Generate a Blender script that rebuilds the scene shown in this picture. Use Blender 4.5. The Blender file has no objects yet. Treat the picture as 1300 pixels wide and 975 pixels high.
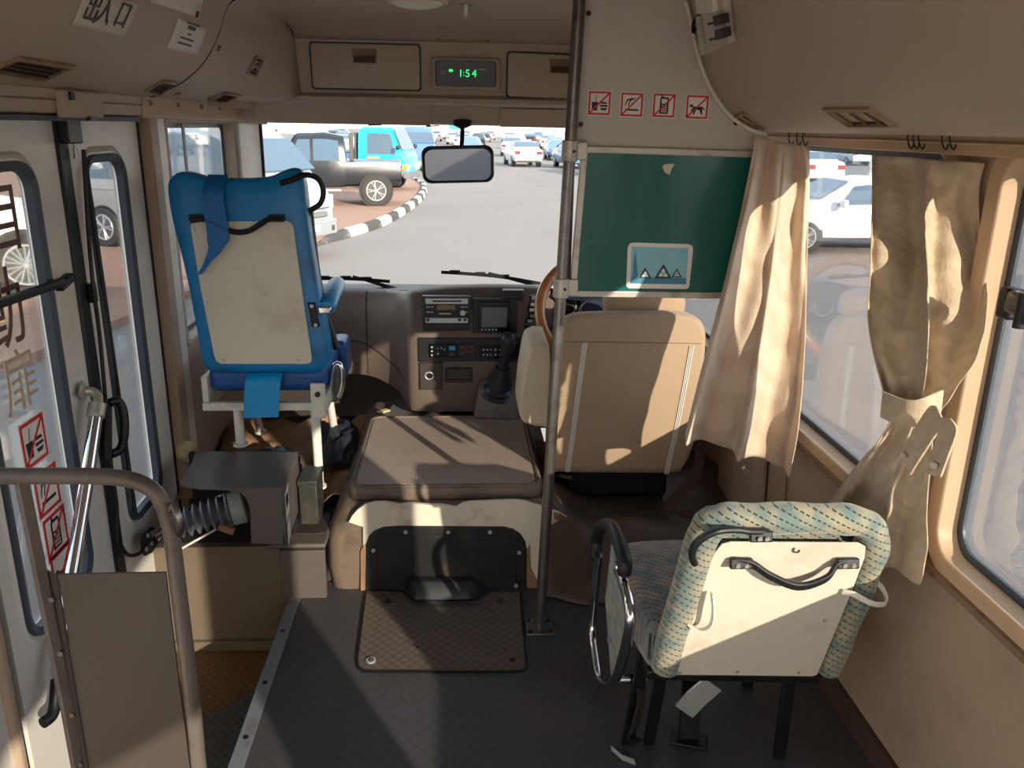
import bpy, bmesh, math, random
from mathutils import Vector, Matrix, noise
random.seed(7)
V = Vector
PI = math.pi
COL = bpy.context.scene.collection
# ---------------------------------------------------------------- camera
F_PX, EYE = 1050.0, 1.45
YAW, PIT, ROLL = math.radians(3.8), math.radians(17.3), math.radians(1.0)
FW = V((math.sin(YAW)*math.cos(PIT), math.cos(YAW)*math.cos(PIT), -math.sin(PIT)))
R0 = V((math.cos(YAW), -math.sin(YAW), 0)); U0 = R0.cross(FW)
RT = R0*math.cos(ROLL)+U0*math.sin(ROLL); UP = -R0*math.sin(ROLL)+U0*math.cos(ROLL)
CAM = V((0, 0, EYE))
def _ray(px, py): return FW+RT*((px-650)/F_PX)-UP*((py-487.5)/F_PX)
def aX(px, py, v): d = _ray(px, py); return CAM+d*((v-CAM.x)/d.x)
def aY(px, py, v): d = _ray(px, py); return CAM+d*((v-CAM.y)/d.y)
def aZ(px, py, v): d = _ray(px, py); return CAM+d*((v-CAM.z)/d.z)
def aP(px, py, P, N):
    d = _ray(px, py); P = V(P); N = V(N); return CAM+d*((P-CAM).dot(N)/d.dot(N))
cd = bpy.data.cameras.new('camera'); cam = bpy.data.objects.new('camera', cd); COL.objects.link(cam)
cd.sensor_fit = 'HORIZONTAL'; cd.sensor_width = 36; cd.lens = 36*F_PX/1300; cd.clip_start = .02; cd.clip_end = 2000
mw = Matrix((RT, UP, -FW)).transposed().to_4x4(); mw.translation = CAM; cam.matrix_world = mw
bpy.context.scene.camera = cam
# ---------------------------------------------------------------- materials
def lin(c):
    r = []
    for x in c[:3]:
        x = x/255; r.append(x/12.92 if x <= .04045 else ((x+.055)/1.055)**2.4)
    return r+[1]
MATS = {}
def new_mat(name):
    m = bpy.data.materials.new(name); m.use_nodes = True
    nt = m.node_tree; b = nt.nodes['Principled BSDF']; MATS[name] = m
    return m, nt, b
def M(name, c=None, rough=.55, metal=0, var=.12, scale=6, bump=.0, bscale=120, spec=.4, dirt=None, dscale=3, coat=0, sheen=0):
    if name in MATS: return MATS[name]
    m, nt, b = new_mat(name)
    N = nt.nodes; L = nt.links
    tc = N.new('ShaderNodeTexCoord'); n1 = N.new('ShaderNodeTexNoise'); n1.inputs['Scale'].default_value = scale; n1.inputs['Detail'].default_value = 6
    L.new(tc.outputs['Object'], n1.inputs['Vector'])
    base = lin(c)
    mx = N.new('ShaderNodeMix'); mx.data_type = 'RGBA'
    mx.inputs['A'].default_value = [x*(1-var) for x in base[:3]]+[1]
    mx.inputs['B'].default_value = [min(1, x*(1+var)) for x in base[:3]]+[1]
    L.new(n1.outputs['Fac'], mx.inputs['Factor'])
    out = mx.outputs['Result']
    if dirt:
        n2 = N.new('ShaderNodeTexNoise'); n2.inputs['Scale'].default_value = dscale; n2.inputs['Detail'].default_value = 8; n2.inputs['Roughness'].default_value = .65
        L.new(tc.outputs['Object'], n2.inputs['Vector'])
        r = N.new('ShaderNodeValToRGB'); r.color_ramp.elements[0].position = .52; r.color_ramp.elements[1].position = .72
        L.new(n2.outputs['Fac'], r.inputs['Fac'])
        m2 = N.new('ShaderNodeMix'); m2.data_type = 'RGBA'; m2.inputs['B'].default_value = lin(dirt)
        L.new(r.outputs['Color'], m2.inputs['Factor']); L.new(out, m2.inputs['A']); out = m2.outputs['Result']
    L.new(out, b.inputs['Base Color'])
    b.inputs['Roughness'].default_value = rough; b.inputs['Metallic'].default_value = metal
    b.inputs['Specular IOR Level'].default_value = spec
    if coat: b.inputs['Coat Weight'].default_value = coat; b.inputs['Coat Roughness'].default_value = .05
    if sheen: b.inputs['Sheen Weight'].default_value = sheen
    if bump:
        n3 = N.new('ShaderNodeTexNoise'); n3.inputs['Scale'].default_value = bscale; n3.inputs['Detail'].default_value = 3
        L.new(tc.outputs['Object'], n3.inputs['Vector'])
        bp = N.new('ShaderNodeBump'); bp.inputs['Strength'].default_value = bump; bp.inputs['Distance'].default_value = .004
        L.new(n3.outputs['Fac'], bp.inputs['Height']); L.new(bp.outputs['Normal'], b.inputs['Normal'])
    return m
def grid_mat(name, c, c2, period=.03, rough=.6, rot=45, width=.12, dirt=None, bstr=.5, var=.12, spec=.4, dscale=2.5, mixk=.55):
    """sheet with raised diamond pattern"""
    m = M(name, c, rough=rough, var=var, scale=4, spec=spec, dirt=dirt, dscale=dscale)
    nt = m.node_tree; N = nt.nodes; L = nt.links; b = N['Principled BSDF']
    tc = N.new('ShaderNodeTexCoord'); mp = N.new('ShaderNodeMapping'); mp.inputs['Rotation'].default_value = (0, 0, math.radians(rot))
    L.new(tc.outputs['Object'], mp.inputs['Vector'])
    sp = N.new('ShaderNodeSeparateXYZ'); L.new(mp.outputs['Vector'], sp.inputs[0])
    os_ = []
    for a in 'XY':
        d = N.new('ShaderNodeMath'); d.operation = 'PINGPONG'; d.inputs[1].default_value = period/2; L.new(sp.outputs[a], d.inputs[0])
        e = N.new('ShaderNodeMath'); e.operation = 'LESS_THAN'; e.inputs[1].default_value = period*width; L.new(d.outputs[0], e.inputs[0]); os_.append(e)
    mxm = N.new('ShaderNodeMath'); mxm.operation = 'MAXIMUM'; L.new(os_[0].outputs[0], mxm.inputs[0]); L.new(os_[1].outputs[0], mxm.inputs[1])
    src = b.inputs['Base Color'].links[0].from_socket
    mx = N.new('ShaderNodeMix'); mx.data_type = 'RGBA'; mx.inputs['B'].default_value = lin(c2)
    k = N.new('ShaderNodeMath'); k.operation = 'MULTIPLY'; k.inputs[1].default_value = mixk; L.new(mxm.outputs[0], k.inputs[0])
    L.new(k.outputs[0], mx.inputs['Factor']); L.new(src, mx.inputs['A']); L.new(mx.outputs['Result'], b.inputs['Base Color'])
    bp = N.new('ShaderNodeBump'); bp.invert = True; bp.inputs['Strength'].default_value = bstr; bp.inputs['Distance'].default_value = .002
    L.new(mxm.outputs[0], bp.inputs['Height']); L.new(bp.outputs['Normal'], b.inputs['Normal'])
    return m
def emis(name, c, s):
    m, nt, b = new_mat(name); b.inputs['Base Color'].default_value = (0, 0, 0, 1)
    b.inputs['Emission Color'].default_value = lin(c); b.inputs['Emission Strength'].default_value = s; return m
def glass_mat(name, tint=(235, 245, 245), refl=.5):
    m, nt, b = new_mat(name); N = nt.nodes; L = nt.links
    t = N.new('ShaderNodeBsdfTransparent'); t.inputs[0].default_value = lin(tint)
    g = N.new('ShaderNodeBsdfGlossy'); g.inputs['Roughness'].default_value = .02
    f = N.new('ShaderNodeFresnel'); f.inputs['IOR'].default_value = 1.45
    k = N.new('ShaderNodeMath'); k.operation = 'MULTIPLY'; k.inputs[1].default_value = refl; L.new(f.outputs[0], k.inputs[0])
    mx = N.new('ShaderNodeMixShader'); L.new(k.outputs[0], mx.inputs[0]); L.new(t.outputs[0], mx.inputs[1]); L.new(g.outputs[0], mx.inputs[2])
    L.new(mx.outputs[0], N['Material Output'].inputs['Surface']); return m
# ---------------------------------------------------------------- mesh builder
def spl(pts, n=6, closed=False):
    P = [V(p) for p in pts]; out = []; k = len(P)
    rng = range(k) if closed else range(k-1)
    for i in rng:
        p0 = P[(i-1) % k] if (closed or i > 0) else P[0]
        p1 = P[i]; p2 = P[(i+1) % k]
        p3 = P[(i+2) % k] if (closed or i+2 < k) else P[-1]
        for j in range(n):
            t = j/n
            out.append(.5*((2*p1)+(-p0+p2)*t+(2*p0-5*p1+4*p2-p3)*t*t+(-p0+3*p1-3*p2+p3)*t**3))
    if not closed: out.append(P[-1])
    return out
def worg(o):
    w = V((0, 0, 0))
    while o is not None: w += o.location; o = o.parent
    return w
def rrect(w, h, r, n=5):
    out = []
    for cx, cy, a0 in ((w/2-r, h/2-r, 0), (-w/2+r, h/2-r, 90), (-w/2+r, -h/2+r, 180), (w/2-r, -h/2+r, 270)):
        for i in range(n+1):
            a = math.radians(a0+90*i/n); out.append((cx+r*math.cos(a), cy+r*math.sin(a)))
    return out
class MB:
    def __init__(s): s.v = []; s.f = []
    def add(s, v, f):
        o = len(s.v); s.v += [V(p) for p in v]; s.f += [tuple(i+o for i in q) for q in f]; return s
    def box(s, c, d, rot=None):
        c = V(c); v = []
        for x in (-.5, .5):
            for y in (-.5, .5):
                for z in (-.5, .5):
                    p = V((x*d[0], y*d[1], z*d[2]))
                    if rot is not None: p = rot @ p
                    v.append(c+p)
        return s.add(v, [(0, 1, 3, 2), (4, 6, 7, 5), (0, 4, 5, 1), (2, 3, 7, 6), (0, 2, 6, 4), (1, 5, 7, 3)])
    def bb(s, x0, x1, y0, y1, z0, z1): return s.box(((x0+x1)/2, (y0+y1)/2, (z0+z1)/2), (abs(x1-x0), abs(y1-y0), abs(z1-z0)))
    def prism(s, pts, ext):
        n = len(pts); ext = V(ext); a = [V(p) for p in pts]
        return s.add(a+[p+ext for p in a], [tuple(range(n))[::-1], tuple(range(n, 2*n))]+[(i, (i+1) % n, n+(i+1) % n, n+i) for i in range(n)])
    def loft(s, rings, ring_closed=True, caps=True, closed=False):
        n = len(rings[0]); v = [p for r in rings for p in r]; f = []
        m = len(rings)
        for i in range(m if closed else m-1):
            for j in range(n if ring_closed else n-1):
                a = i*n+j; b = i*n+(j+1) % n; i2 = (i+1) % m
                f.append((a, b, i2*n+(j+1) % n, i2*n+j))
        if caps and not closed and ring_closed: f += [tuple(range(n))[::-1], tuple(range((m-1)*n, m*n))]
        return s.add(v, f)
    def tube(s, pts, r, n=10, closed=False, caps=True, squash=None):
        P = [V(p) for p in pts]; k = len(P); rings = []
        T = []
        for i in range(k):
            if closed: t = P[(i+1) % k]-P[i-1]
            else: t = P[min(i+1, k-1)]-P[max(i-1, 0)]
            T.append(t.normalized() if t.length > 1e-9 else V((0, 0, 1)))
        a = V((0, 0, 1)) if abs(T[0].z) < .9 else V((1, 0, 0))
        nrm = (a-T[0]*a.dot(T[0])).normalized()
        for i in range(k):
            nrm = (nrm-T[i]*nrm.dot(T[i])); nrm = nrm.normalized() if nrm.length > 1e-6 else V((1, 0, 0))
            bn = T[i].cross(nrm); rr = r[i] if isinstance(r, (list, tuple)) else r
            q = squash or (1, 1)
            rings.append([P[i]+(nrm*math.cos(2*PI*j/n)*q[0]+bn*math.sin(2*PI*j/n)*q[1])*rr for j in range(n)])
        return s.loft(rings, True, caps, closed)
    def cyl(s, a, b, r, n=20, r2=None):
        return s.tube([a, b], [r, r if r2 is None else r2], n)
    def strap(s, pts, w, t, side):
        """flat band along pts, width w along side vector, thickness t"""
        P = [V(p) for p in pts]; rings = []; side = V(side).normalized()
        for i, p in enumerate(P):
            tg = (P[min(i+1, len(P)-1)]-P[max(i-1, 0)]).normalized(); n_ = tg.cross(side).normalized()
            ww = w[i] if isinstance(w, (list, tuple)) else w
            rings.append([p-side*ww/2-n_*t/2, p+side*ww/2-n_*t/2, p+side*ww/2+n_*t/2, p-side*ww/2+n_*t/2])
        return s.loft(rings)
    def sph(s, c, r, n=14, sc=(1, 1, 1)):
        c = V(c); rings = []
        for i in range(1, n//2+3):
            a = PI*i/(n//2+3); rings.append([c+V((r*sc[0]*math.sin(a)*math.cos(2*PI*j/n), r*sc[1]*math.sin(a)*math.sin(2*PI*j/n), r*sc[2]*math.cos(a))) for j in range(n)])
        return s.loft(rings)
    def ringplate(s, outer, inner, ext):
        """two equal loops -> frame of thickness ext"""
        ext = V(ext); o = [V(p) for p in outer]; i_ = [V(p) for p in inner]
        return s.loft([o, i_, [p+ext for p in i_], [p+ext for p in o]], True, False, True)
    def grid(s, P, thick=None):
        n = len(P[0]); m = len(P); v = [p for r in P for p in r]
        f = [(i*n+j, i*n+j+1, (i+1)*n+j+1, (i+1)*n+j) for i in range(m-1) for j in range(n-1)]
        return s.add(v, f)
    def build(s, name, mat, parent=None, bevel=0, smooth=38, label=None, solid=0, sub=0, seg=2):
        o0 = worg(parent) if parent is not None else V((0, 0, 0))
        me = bpy.data.meshes.new(name); me.from_pydata([p-o0 for p in s.v], [], s.f)
        bm = bmesh.new(); bm.from_mesh(me); bmesh.ops.recalc_face_normals(bm, faces=bm.faces); bm.to_mesh(me); bm.free()
        if smooth:
            me.shade_smooth(); me.set_sharp_from_angle(angle=math.radians(smooth))
        me.materials.append(MATS[mat] if isinstance(mat, str) else mat)
        ob = bpy.data.objects.new(name, me); COL.objects.link(ob)
        if parent is not None: ob.parent = parent
        if label: ob['label'] = label
        if bevel:
            b = ob.modifiers.new('bevel', 'BEVEL'); b.width = bevel; b.segments = seg; b.limit_method = 'ANGLE'; b.angle_limit = math.radians(35)
        if solid:
            b = ob.modifiers.new('solid', 'SOLIDIFY'); b.thickness = solid; b.offset = 0
        if sub:
            b = ob.modifiers.new('sub', 'SUBSURF'); b.levels = sub; b.render_levels = sub
        return ob
def E(name, label, cat, loc=(0, 0, 0), group=None):
    o = bpy.data.objects.new(name, None); COL.objects.link(o); o.location = loc; o.empty_display_size = .05
    o['label'] = label; o['category'] = cat
    if group: o['group'] = group
    return o
def tag(o, label, cat, group=None):
    o['label'] = label; o['category'] = cat
    if group: o['group'] = group
    return o
def struct(o): o['kind'] = 'structure'; return o
def text(s, size, org, u, v, mat, name, parent, ext=.0006, align='CENTER'):
    cu = bpy.data.curves.new('t', 'FONT'); cu.body = s; cu.size = size; cu.align_x = align; cu.align_y = 'CENTER'; cu.extrude = ext
    ob = bpy.data.objects.new('t', cu); COL.objects.link(ob)
    dg = bpy.context.evaluated_depsgraph_get(); me = bpy.data.meshes.new_from_object(ob.evaluated_get(dg))
    bpy.data.objects.remove(ob)
    u = V(u).normalized(); v = V(v); v = (v-u*v.dot(u)).normalized(); w = u.cross(v)
    mt = Matrix((u, v, w)).transposed().to_4x4(); mt.translation = V(org)-worg(parent)
    me.transform(mt); me.materials.clear(); me.materials.append(MATS[mat])
    o = bpy.data.objects.new(name, me); COL.objects.link(o); o.parent = parent; return o
def copy_tree(o, parent=None):
    c = o.copy(); COL.objects.link(c); c.parent = parent
    for ch in list(o.children): copy_tree(ch, c)
    return c
# ---------------------------------------------------------------- palette
M('beige', (176, 158, 140), .6, var=.07, scale=3, bump=.08, bscale=300)
M('beige_warm', (186, 158, 128), .5, var=.08, scale=3, bump=.05, bscale=200)
M('beige_dark', (128, 104, 82), .6, var=.1, dirt=(84, 60, 44), dscale=20)
M('plate_white', (190, 183, 172), .45, var=.05, scale=3, dirt=(172, 160, 144), dscale=3)
M('door_white', (212, 206, 196), .4, var=.05, scale=3, dirt=(186, 174, 158), dscale=3)
M('wall_tan', (166, 143, 122), .55, var=.06, scale=3, dirt=(152, 130, 110), dscale=5)
M('rubber', (26, 27, 30), .5, var=.2)
M('rubber_grey', (62, 70, 80), .45, var=.15)
M('black', (16, 16, 18), .45, var=.2)
M('black_gloss', (10, 10, 12), .15, var=.1)
M('black_panel', (30, 29, 28), .4, var=.3, scale=12, dirt=(62, 56, 48), dscale=8)
M('steel', (120, 116, 112), .32, metal=.85, var=.15, scale=20, dirt=(96, 74, 56), dscale=14)
M('chrome', (215, 218, 222), .12, metal=1, var=.05)
M('alu', (186, 180, 168), .4, metal=.5, var=.1, dirt=(150, 138, 120), dscale=18)
M('rail_grey', (104, 94, 86), .42, metal=.25, var=.12, scale=10, dirt=(78, 66, 56), dscale=8)
M('panel_brown', (68, 59, 52), .45, var=.08, scale=5)
M('dash', (98, 84, 74), .5, var=.1, scale=5, bump=.25, bscale=260)
M('dash_dark', (52, 46, 42), .5, var=.15, scale=5)
M('dark_blue', (30, 36, 52), .4, var=.1)
M('screen', (92, 100, 108), .25, var=.05)
M('silver', (178, 178, 176), .35, metal=.4, var=.05)
M('key_grey', (190, 190, 185), .5)
M('cyan', (40, 160, 210), .5)
M('red_key', (170, 50, 40), .5)
M('blue_vinyl', (14, 122, 184), .34, var=.16, scale=5, bump=.25, bscale=40, dirt=(30, 84, 122), dscale=4)
M('blue_bright', (10, 140, 200), .38, var=.1, scale=9, bump=.2, bscale=60)
M('blue_dark', (30, 84, 150), .4, var=.2, scale=8, bump=.4, bscale=30, dirt=(36, 50, 72), dscale=6)
M('back_board', (206, 198, 180), .42, var=.06, scale=4, dirt=(184, 170, 148), dscale=5)
M('cream_paint', (214, 211, 198), .4, var=.08, scale=8, dirt=(170, 156, 134), dscale=10)
M('seat_tan', (160, 136, 110), .8, var=.06, scale=4, bump=.3, bscale=500, sheen=.2)
M('seat_tan_dark', (118, 100, 82), .85, var=.06, bump=.3, bscale=500)
M('piping', (206, 200, 190), .5, var=.08)
M('cream_fabric', (198, 186, 158), .85, var=.1, scale=9, bump=.4, bscale=400)
M('belt_brown', (70, 52, 42), .7, var=.1)
M('green_board', (36, 98, 88), .12, var=.06, scale=2, spec=.35)
M('white_paint', (206, 196, 178), .5, var=.08, scale=6, dirt=(150, 112, 76), dscale=7)
M('rust', (138, 104, 78), .8, var=.4, scale=30)
M('vinyl_brown', (70, 56, 46), .5, var=.2, scale=5, bump=.3, bscale=25)
M('vinyl_dark', (50, 44, 40), .5, var=.2, scale=5, bump=.3, bscale=20)
M('vinyl_grey', (112, 96, 82), .5, var=.15, scale=6, bump=.2, bscale=30, dirt=(70, 58, 48), dscale=5)
M('heap_brown', (150, 116, 86), .75, var=.3, scale=7, bump=.3, bscale=25, dirt=(58, 48, 42), dscale=3)
M('heap_dark', (40, 44, 56), .6, var=.25, scale=6, bump=.3, bscale=25)
M('riser', (100, 87, 72), .55, var=.15, scale=5, dirt=(98, 80, 62), dscale=4)
M('platform_metal', (84, 76, 70), .5, var=.12, scale=5)
M('box_metal', (96, 88, 84), .33, metal=.2, var=.1, scale=4)
M('knob_cream', (206, 190, 152), .5, var=.06)
M('hose', (104, 108, 116), .5, var=.3, scale=14, dirt=(132, 110, 92), dscale=12)
M('cap_green', (150, 160, 152), .5, var=.2, scale=14, dirt=(120, 96, 74), dscale=12)
M('brown_label', (140, 112, 82), .6)
M('gear_boot', (36, 42, 52), .4, var=.15)
M('gear_box', (104, 94, 88), .5, var=.12, dirt=(74, 64, 58), dscale=6)
M('wood', (170, 110, 66), .2, var=.45, scale=14, coat=.5)
M('sign_red', (196, 34, 40), .45, var=.05)
M('sign_white', (226, 214, 206), .45, var=.04)
M('sign_black', (26, 26, 28), .5)
M('ink', (64, 60, 56), .6)
M('ink_brown', (98, 68, 62), .6)
M('ink_tan', (188, 168, 140), .6)
M('paper', (206, 196, 178), .6, var=.06, scale=10)
M('paper_white', (222, 214, 202), .6, var=.05, scale=10)
M('vent', (150, 124, 96), .55, var=.12, scale=12, dirt=(96, 66, 44), dscale=16)
M('vent_dark', (60, 42, 30), .7)
M('wire_white', (214, 206, 190), .5)
M('lamp_white', (226, 220, 206), .35)
M('floor_patch_trim', (128, 130, 136), .4, metal=.3, var=.12, dirt=(96, 92, 90), dscale=9)
grid_mat('floor_rubber', (66, 64, 66), (38, 37, 38), .030, .48, dirt=(82, 76, 72), bstr=.22, dscale=1.6, mixk=.32, width=.09)
grid_mat('hatch_rubber', (98, 86, 78), (62, 54, 50), .024, .6, bstr=.4)
grid_mat('mat_top', (166, 148, 134), (126, 110, 100), .016, .6, width=.2, bstr=.6, dirt=(122, 106, 94))
grid_mat('mat_plain', (104, 98, 96), (96, 90, 88), .016, .55)
grid_mat('tread_rust', (122, 88, 52), (74, 54, 36), .022, .7, width=.25, bstr=.9, dirt=(70, 56, 42))
grid_mat('tread_grey', (86, 86, 88), (44, 44, 46), .022, .5, width=.25, bstr=.9)
glass_mat('glass', (246, 248, 247), .6)
glass_mat('glass_side', (240, 243, 245), .5)
emis('led', (50, 240, 120), 1.6)
# mirror
mm, nt, b = new_mat('mirror'); b.inputs['Base Color'].default_value = lin((190, 196, 200)); b.inputs['Metallic'].default_value = 1; b.inputs['Roughness'].default_value = .04
# seat moquette: teal and sand weave with dark diagonal dashes
def moquette(name, dirv, ca, cb, dark, period=.017):
    m, nt, b = new_mat(name); N = nt.nodes; L = nt.links
    tc = N.new('ShaderNodeTexCoord')
    n = N.new('ShaderNodeTexNoise'); n.inputs['Scale'].default_value = 22; n.inputs['Detail'].default_value = 5; L.new(tc.outputs['Object'], n.inputs['Vector'])
    r = N.new('ShaderNodeValToRGB'); r.color_ramp.elements[0].position = .4; r.color_ramp.elements[1].position = .62
    r.color_ramp.elements[0].color = lin(ca); r.color_ramp.elements[1].color = lin(cb); L.new(n.outputs['Fac'], r.inputs['Fac'])
    def band(dv, per, w, off=0):
        d = N.new('ShaderNodeVectorMath'); d.operation = 'DOT_PRODUCT'; d.inputs[1].default_value = dv; L.new(tc.outputs['Object'], d.inputs[0])
        ad = N.new('ShaderNodeMath'); ad.operation = 'MULTIPLY_ADD'; ad.inputs[1].default_value = .004; L.new(n.outputs['Fac'], ad.inputs[0]); L.new(d.outputs['Value'], ad.inputs[2])
        p = N.new('ShaderNodeMath'); p.operation = 'PINGPONG'; p.inputs[1].default_value = per/2; L.new(ad.outputs[0], p.inputs[0])
        e = N.new('ShaderNodeMath'); e.operation = 'LESS_THAN'; e.inputs[1].default_value = per*w; L.new(p.outputs[0], e.inputs[0]); return e
    a = band(dirv[0], period, .1); c = band(dirv[1], period*.8, .33)
    ml = N.new('ShaderNodeMath'); ml.operation = 'MULTIPLY'; L.new(a.outputs[0], ml.inputs[0]); L.new(c.outputs[0], ml.inputs[1])
    mx = N.new('ShaderNodeMix'); mx.data_type = 'RGBA'; mx.inputs['B'].default_value = lin(dark); L.new(ml.outputs[0], mx.inputs['Factor']); L.new(r.outputs['Color'], mx.inputs['A'])
    L.new(mx.outputs['Result'], b.inputs['Base Color']); b.inputs['Roughness'].default_value = .9; b.inputs['Sheen Weight'].default_value = .3
    bp = N.new('ShaderNodeBump'); bp.inputs['Strength'].default_value = .3; bp.inputs['Distance'].default_value = .003
    n2 = N.new('ShaderNodeTexNoise'); n2.inputs['Scale'].default_value = 300; L.new(tc.outputs['Object'], n2.inputs['Vector']); L.new(n2.outputs['Fac'], bp.inputs['Height']); L.new(bp.outputs['Normal'], b.inputs['Normal'])
    return m
moquette('moquette_back', ((.45, 0, .9), (.9, 0, -.4)), (100, 117, 112), (150, 141, 116), (40, 46, 48), .015)
moquette('moquette_seat', ((.6, .8, 0), (.8, -.6, 0)), (84, 92, 94), (138, 118, 100), (24, 30, 38), .016)
# woven curtain cloth
def cloth(name, ca, cb, cc, wsc=9):
    m, nt, b = new_mat(name); N = nt.nodes; L = nt.links
    tc = N.new('ShaderNodeTexCoord'); w = N.new('ShaderNodeTexWave'); w.inputs['Scale'].default_value = wsc; w.bands_direction = 'DIAGONAL'; w.inputs['Distortion'].default_value = 9; w.inputs['Detail'].default_value = 4; w.inputs['Detail Scale'].default_value = 1.3
    L.new(tc.outputs['Object'], w.inputs['Vector'])
    r = N.new('ShaderNodeValToRGB'); r.color_ramp.elements[0].color = lin(ca); r.color_ramp.elements[1].color = lin(cb); r.color_ramp.elements[1].position = .8
    L.new(w.outputs['Fac'], r.inputs['Fac'])
    n = N.new('ShaderNodeTexNoise'); n.inputs['Scale'].default_value = 4; L.new(tc.outputs['Object'], n.inputs['Vector'])
    mx = N.new('ShaderNodeMix'); mx.data_type = 'RGBA'; mx.inputs['B'].default_value = lin(cc); L.new(n.outputs['Fac'], mx.inputs['Factor']); L.new(r.outputs['Color'], mx.inputs['A'])
    L.new(mx.outputs['Result'], b.inputs['Base Color']); b.inputs['Roughness'].default_value = .9; b.inputs['Sheen Weight'].default_value = .2
    n2 = N.new('ShaderNodeTexNoise'); n2.inputs['Scale'].default_value = 160; L.new(tc.outputs['Object'], n2.inputs['Vector'])
    bp = N.new('ShaderNodeBump'); bp.inputs['Strength'].default_value = .5; bp.inputs['Distance'].default_value = .003; L.new(n2.outputs['Fac'], bp.inputs['Height']); L.new(bp.outputs['Normal'], b.inputs['Normal'])
    # cloth lets a little sun through
    t = N.new('ShaderNodeBsdfTranslucent'); L.new(mx.outputs['Result'], t.inputs[0]); ms = N.new('ShaderNodeMixShader'); ms.inputs[0].default_value = .10
    L.new(b.outputs[0], ms.inputs[1]); L.new(t.outputs[0], ms.inputs[2]); L.new(ms.outputs[0], N['Material Output'].inputs['Surface'])
    return m
cloth('curtain_pink', (196, 172, 148), (214, 194, 172), (200, 176, 152), 4)
cloth('curtain_olive', (186, 165, 138), (204, 186, 160), (190, 169, 142), 14)
M('blue_strap', (16, 96, 160), .4, var=.14, scale=10, bump=.3, bscale=60)
M('dull_green', (44, 46, 40), .5, var=.2, scale=12, dirt=(86, 70, 56), dscale=10)
# ================================================================ THE BUS SHELL
Y0, Y1 = -2.4, 3.95
# ---- floor (aisle), with the dark rubber sheet
m = MB(); m.bb(-.535, 1.03, Y0, 2.46, -.05, 0); struct(m.build('floor', 'floor_rubber', smooth=0))
m = MB(); m.bb(.40, 1.03, 2.5, 3.6, -.06, .12); m.bb(-.97, -.44, 2.40, 3.6, -.06, .175); struct(m.build('floor_cab', 'vinyl_dark', smooth=0))
# step well
m = MB(); m.prism([(-1.0, 1.0, -.19), (-.545, 1.0, -.19), (-.545, 2.22, -.19), (-1.0, 1.80, -.19)], (0, 0, -.03)); struct(m.build('floor_step', 'tread_grey', smooth=0))
m = MB(); m.prism([(-1.0, 1.80, -.191), (-.545, 2.22, -.191), (-.545, 2.38, -.191), (-1.0, 2.38, -.191)], (0, 0, -.03)); struct(m.build('floor_landing', 'tread_rust', smooth=0))
m = MB(); m.bb(-.548, -.536, 1.0, 2.4, -.22, -.001); struct(m.build('trim_step_side', 'vinyl_dark', smooth=0))
# riser wall at the front of the step well
m = MB(); m.bb(-1.0, -.43, 2.37, 2.40, -.22, .178); struct(m.build('wall_riser', 'riser', smooth=0))
m = MB(); m.bb(-1.0, -.545, 2.352, 2.37, -.19, -.155); struct(m.build('baseboard_riser', 'riser', bevel=.003))
m = MB(); m.bb(-.565, -.425, 2.352, 2.369, .0, .17); struct(m.build('trim_riser', 'platform_metal', bevel=.002))
m = MB(); m.bb(-.60, -.42, 2.352, 2.62, .176, .192); struct(m.build('trim_platform', 'platform_metal', bevel=.006))
m = MB(); m.prism([(p[0]-.485, p[1]+2.50, .192) for p in rrect(.11, .17, .02)], (0, 0, .006)); struct(m.build('trim_platform_pad', 'vinyl_dark', bevel=.002))
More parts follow.
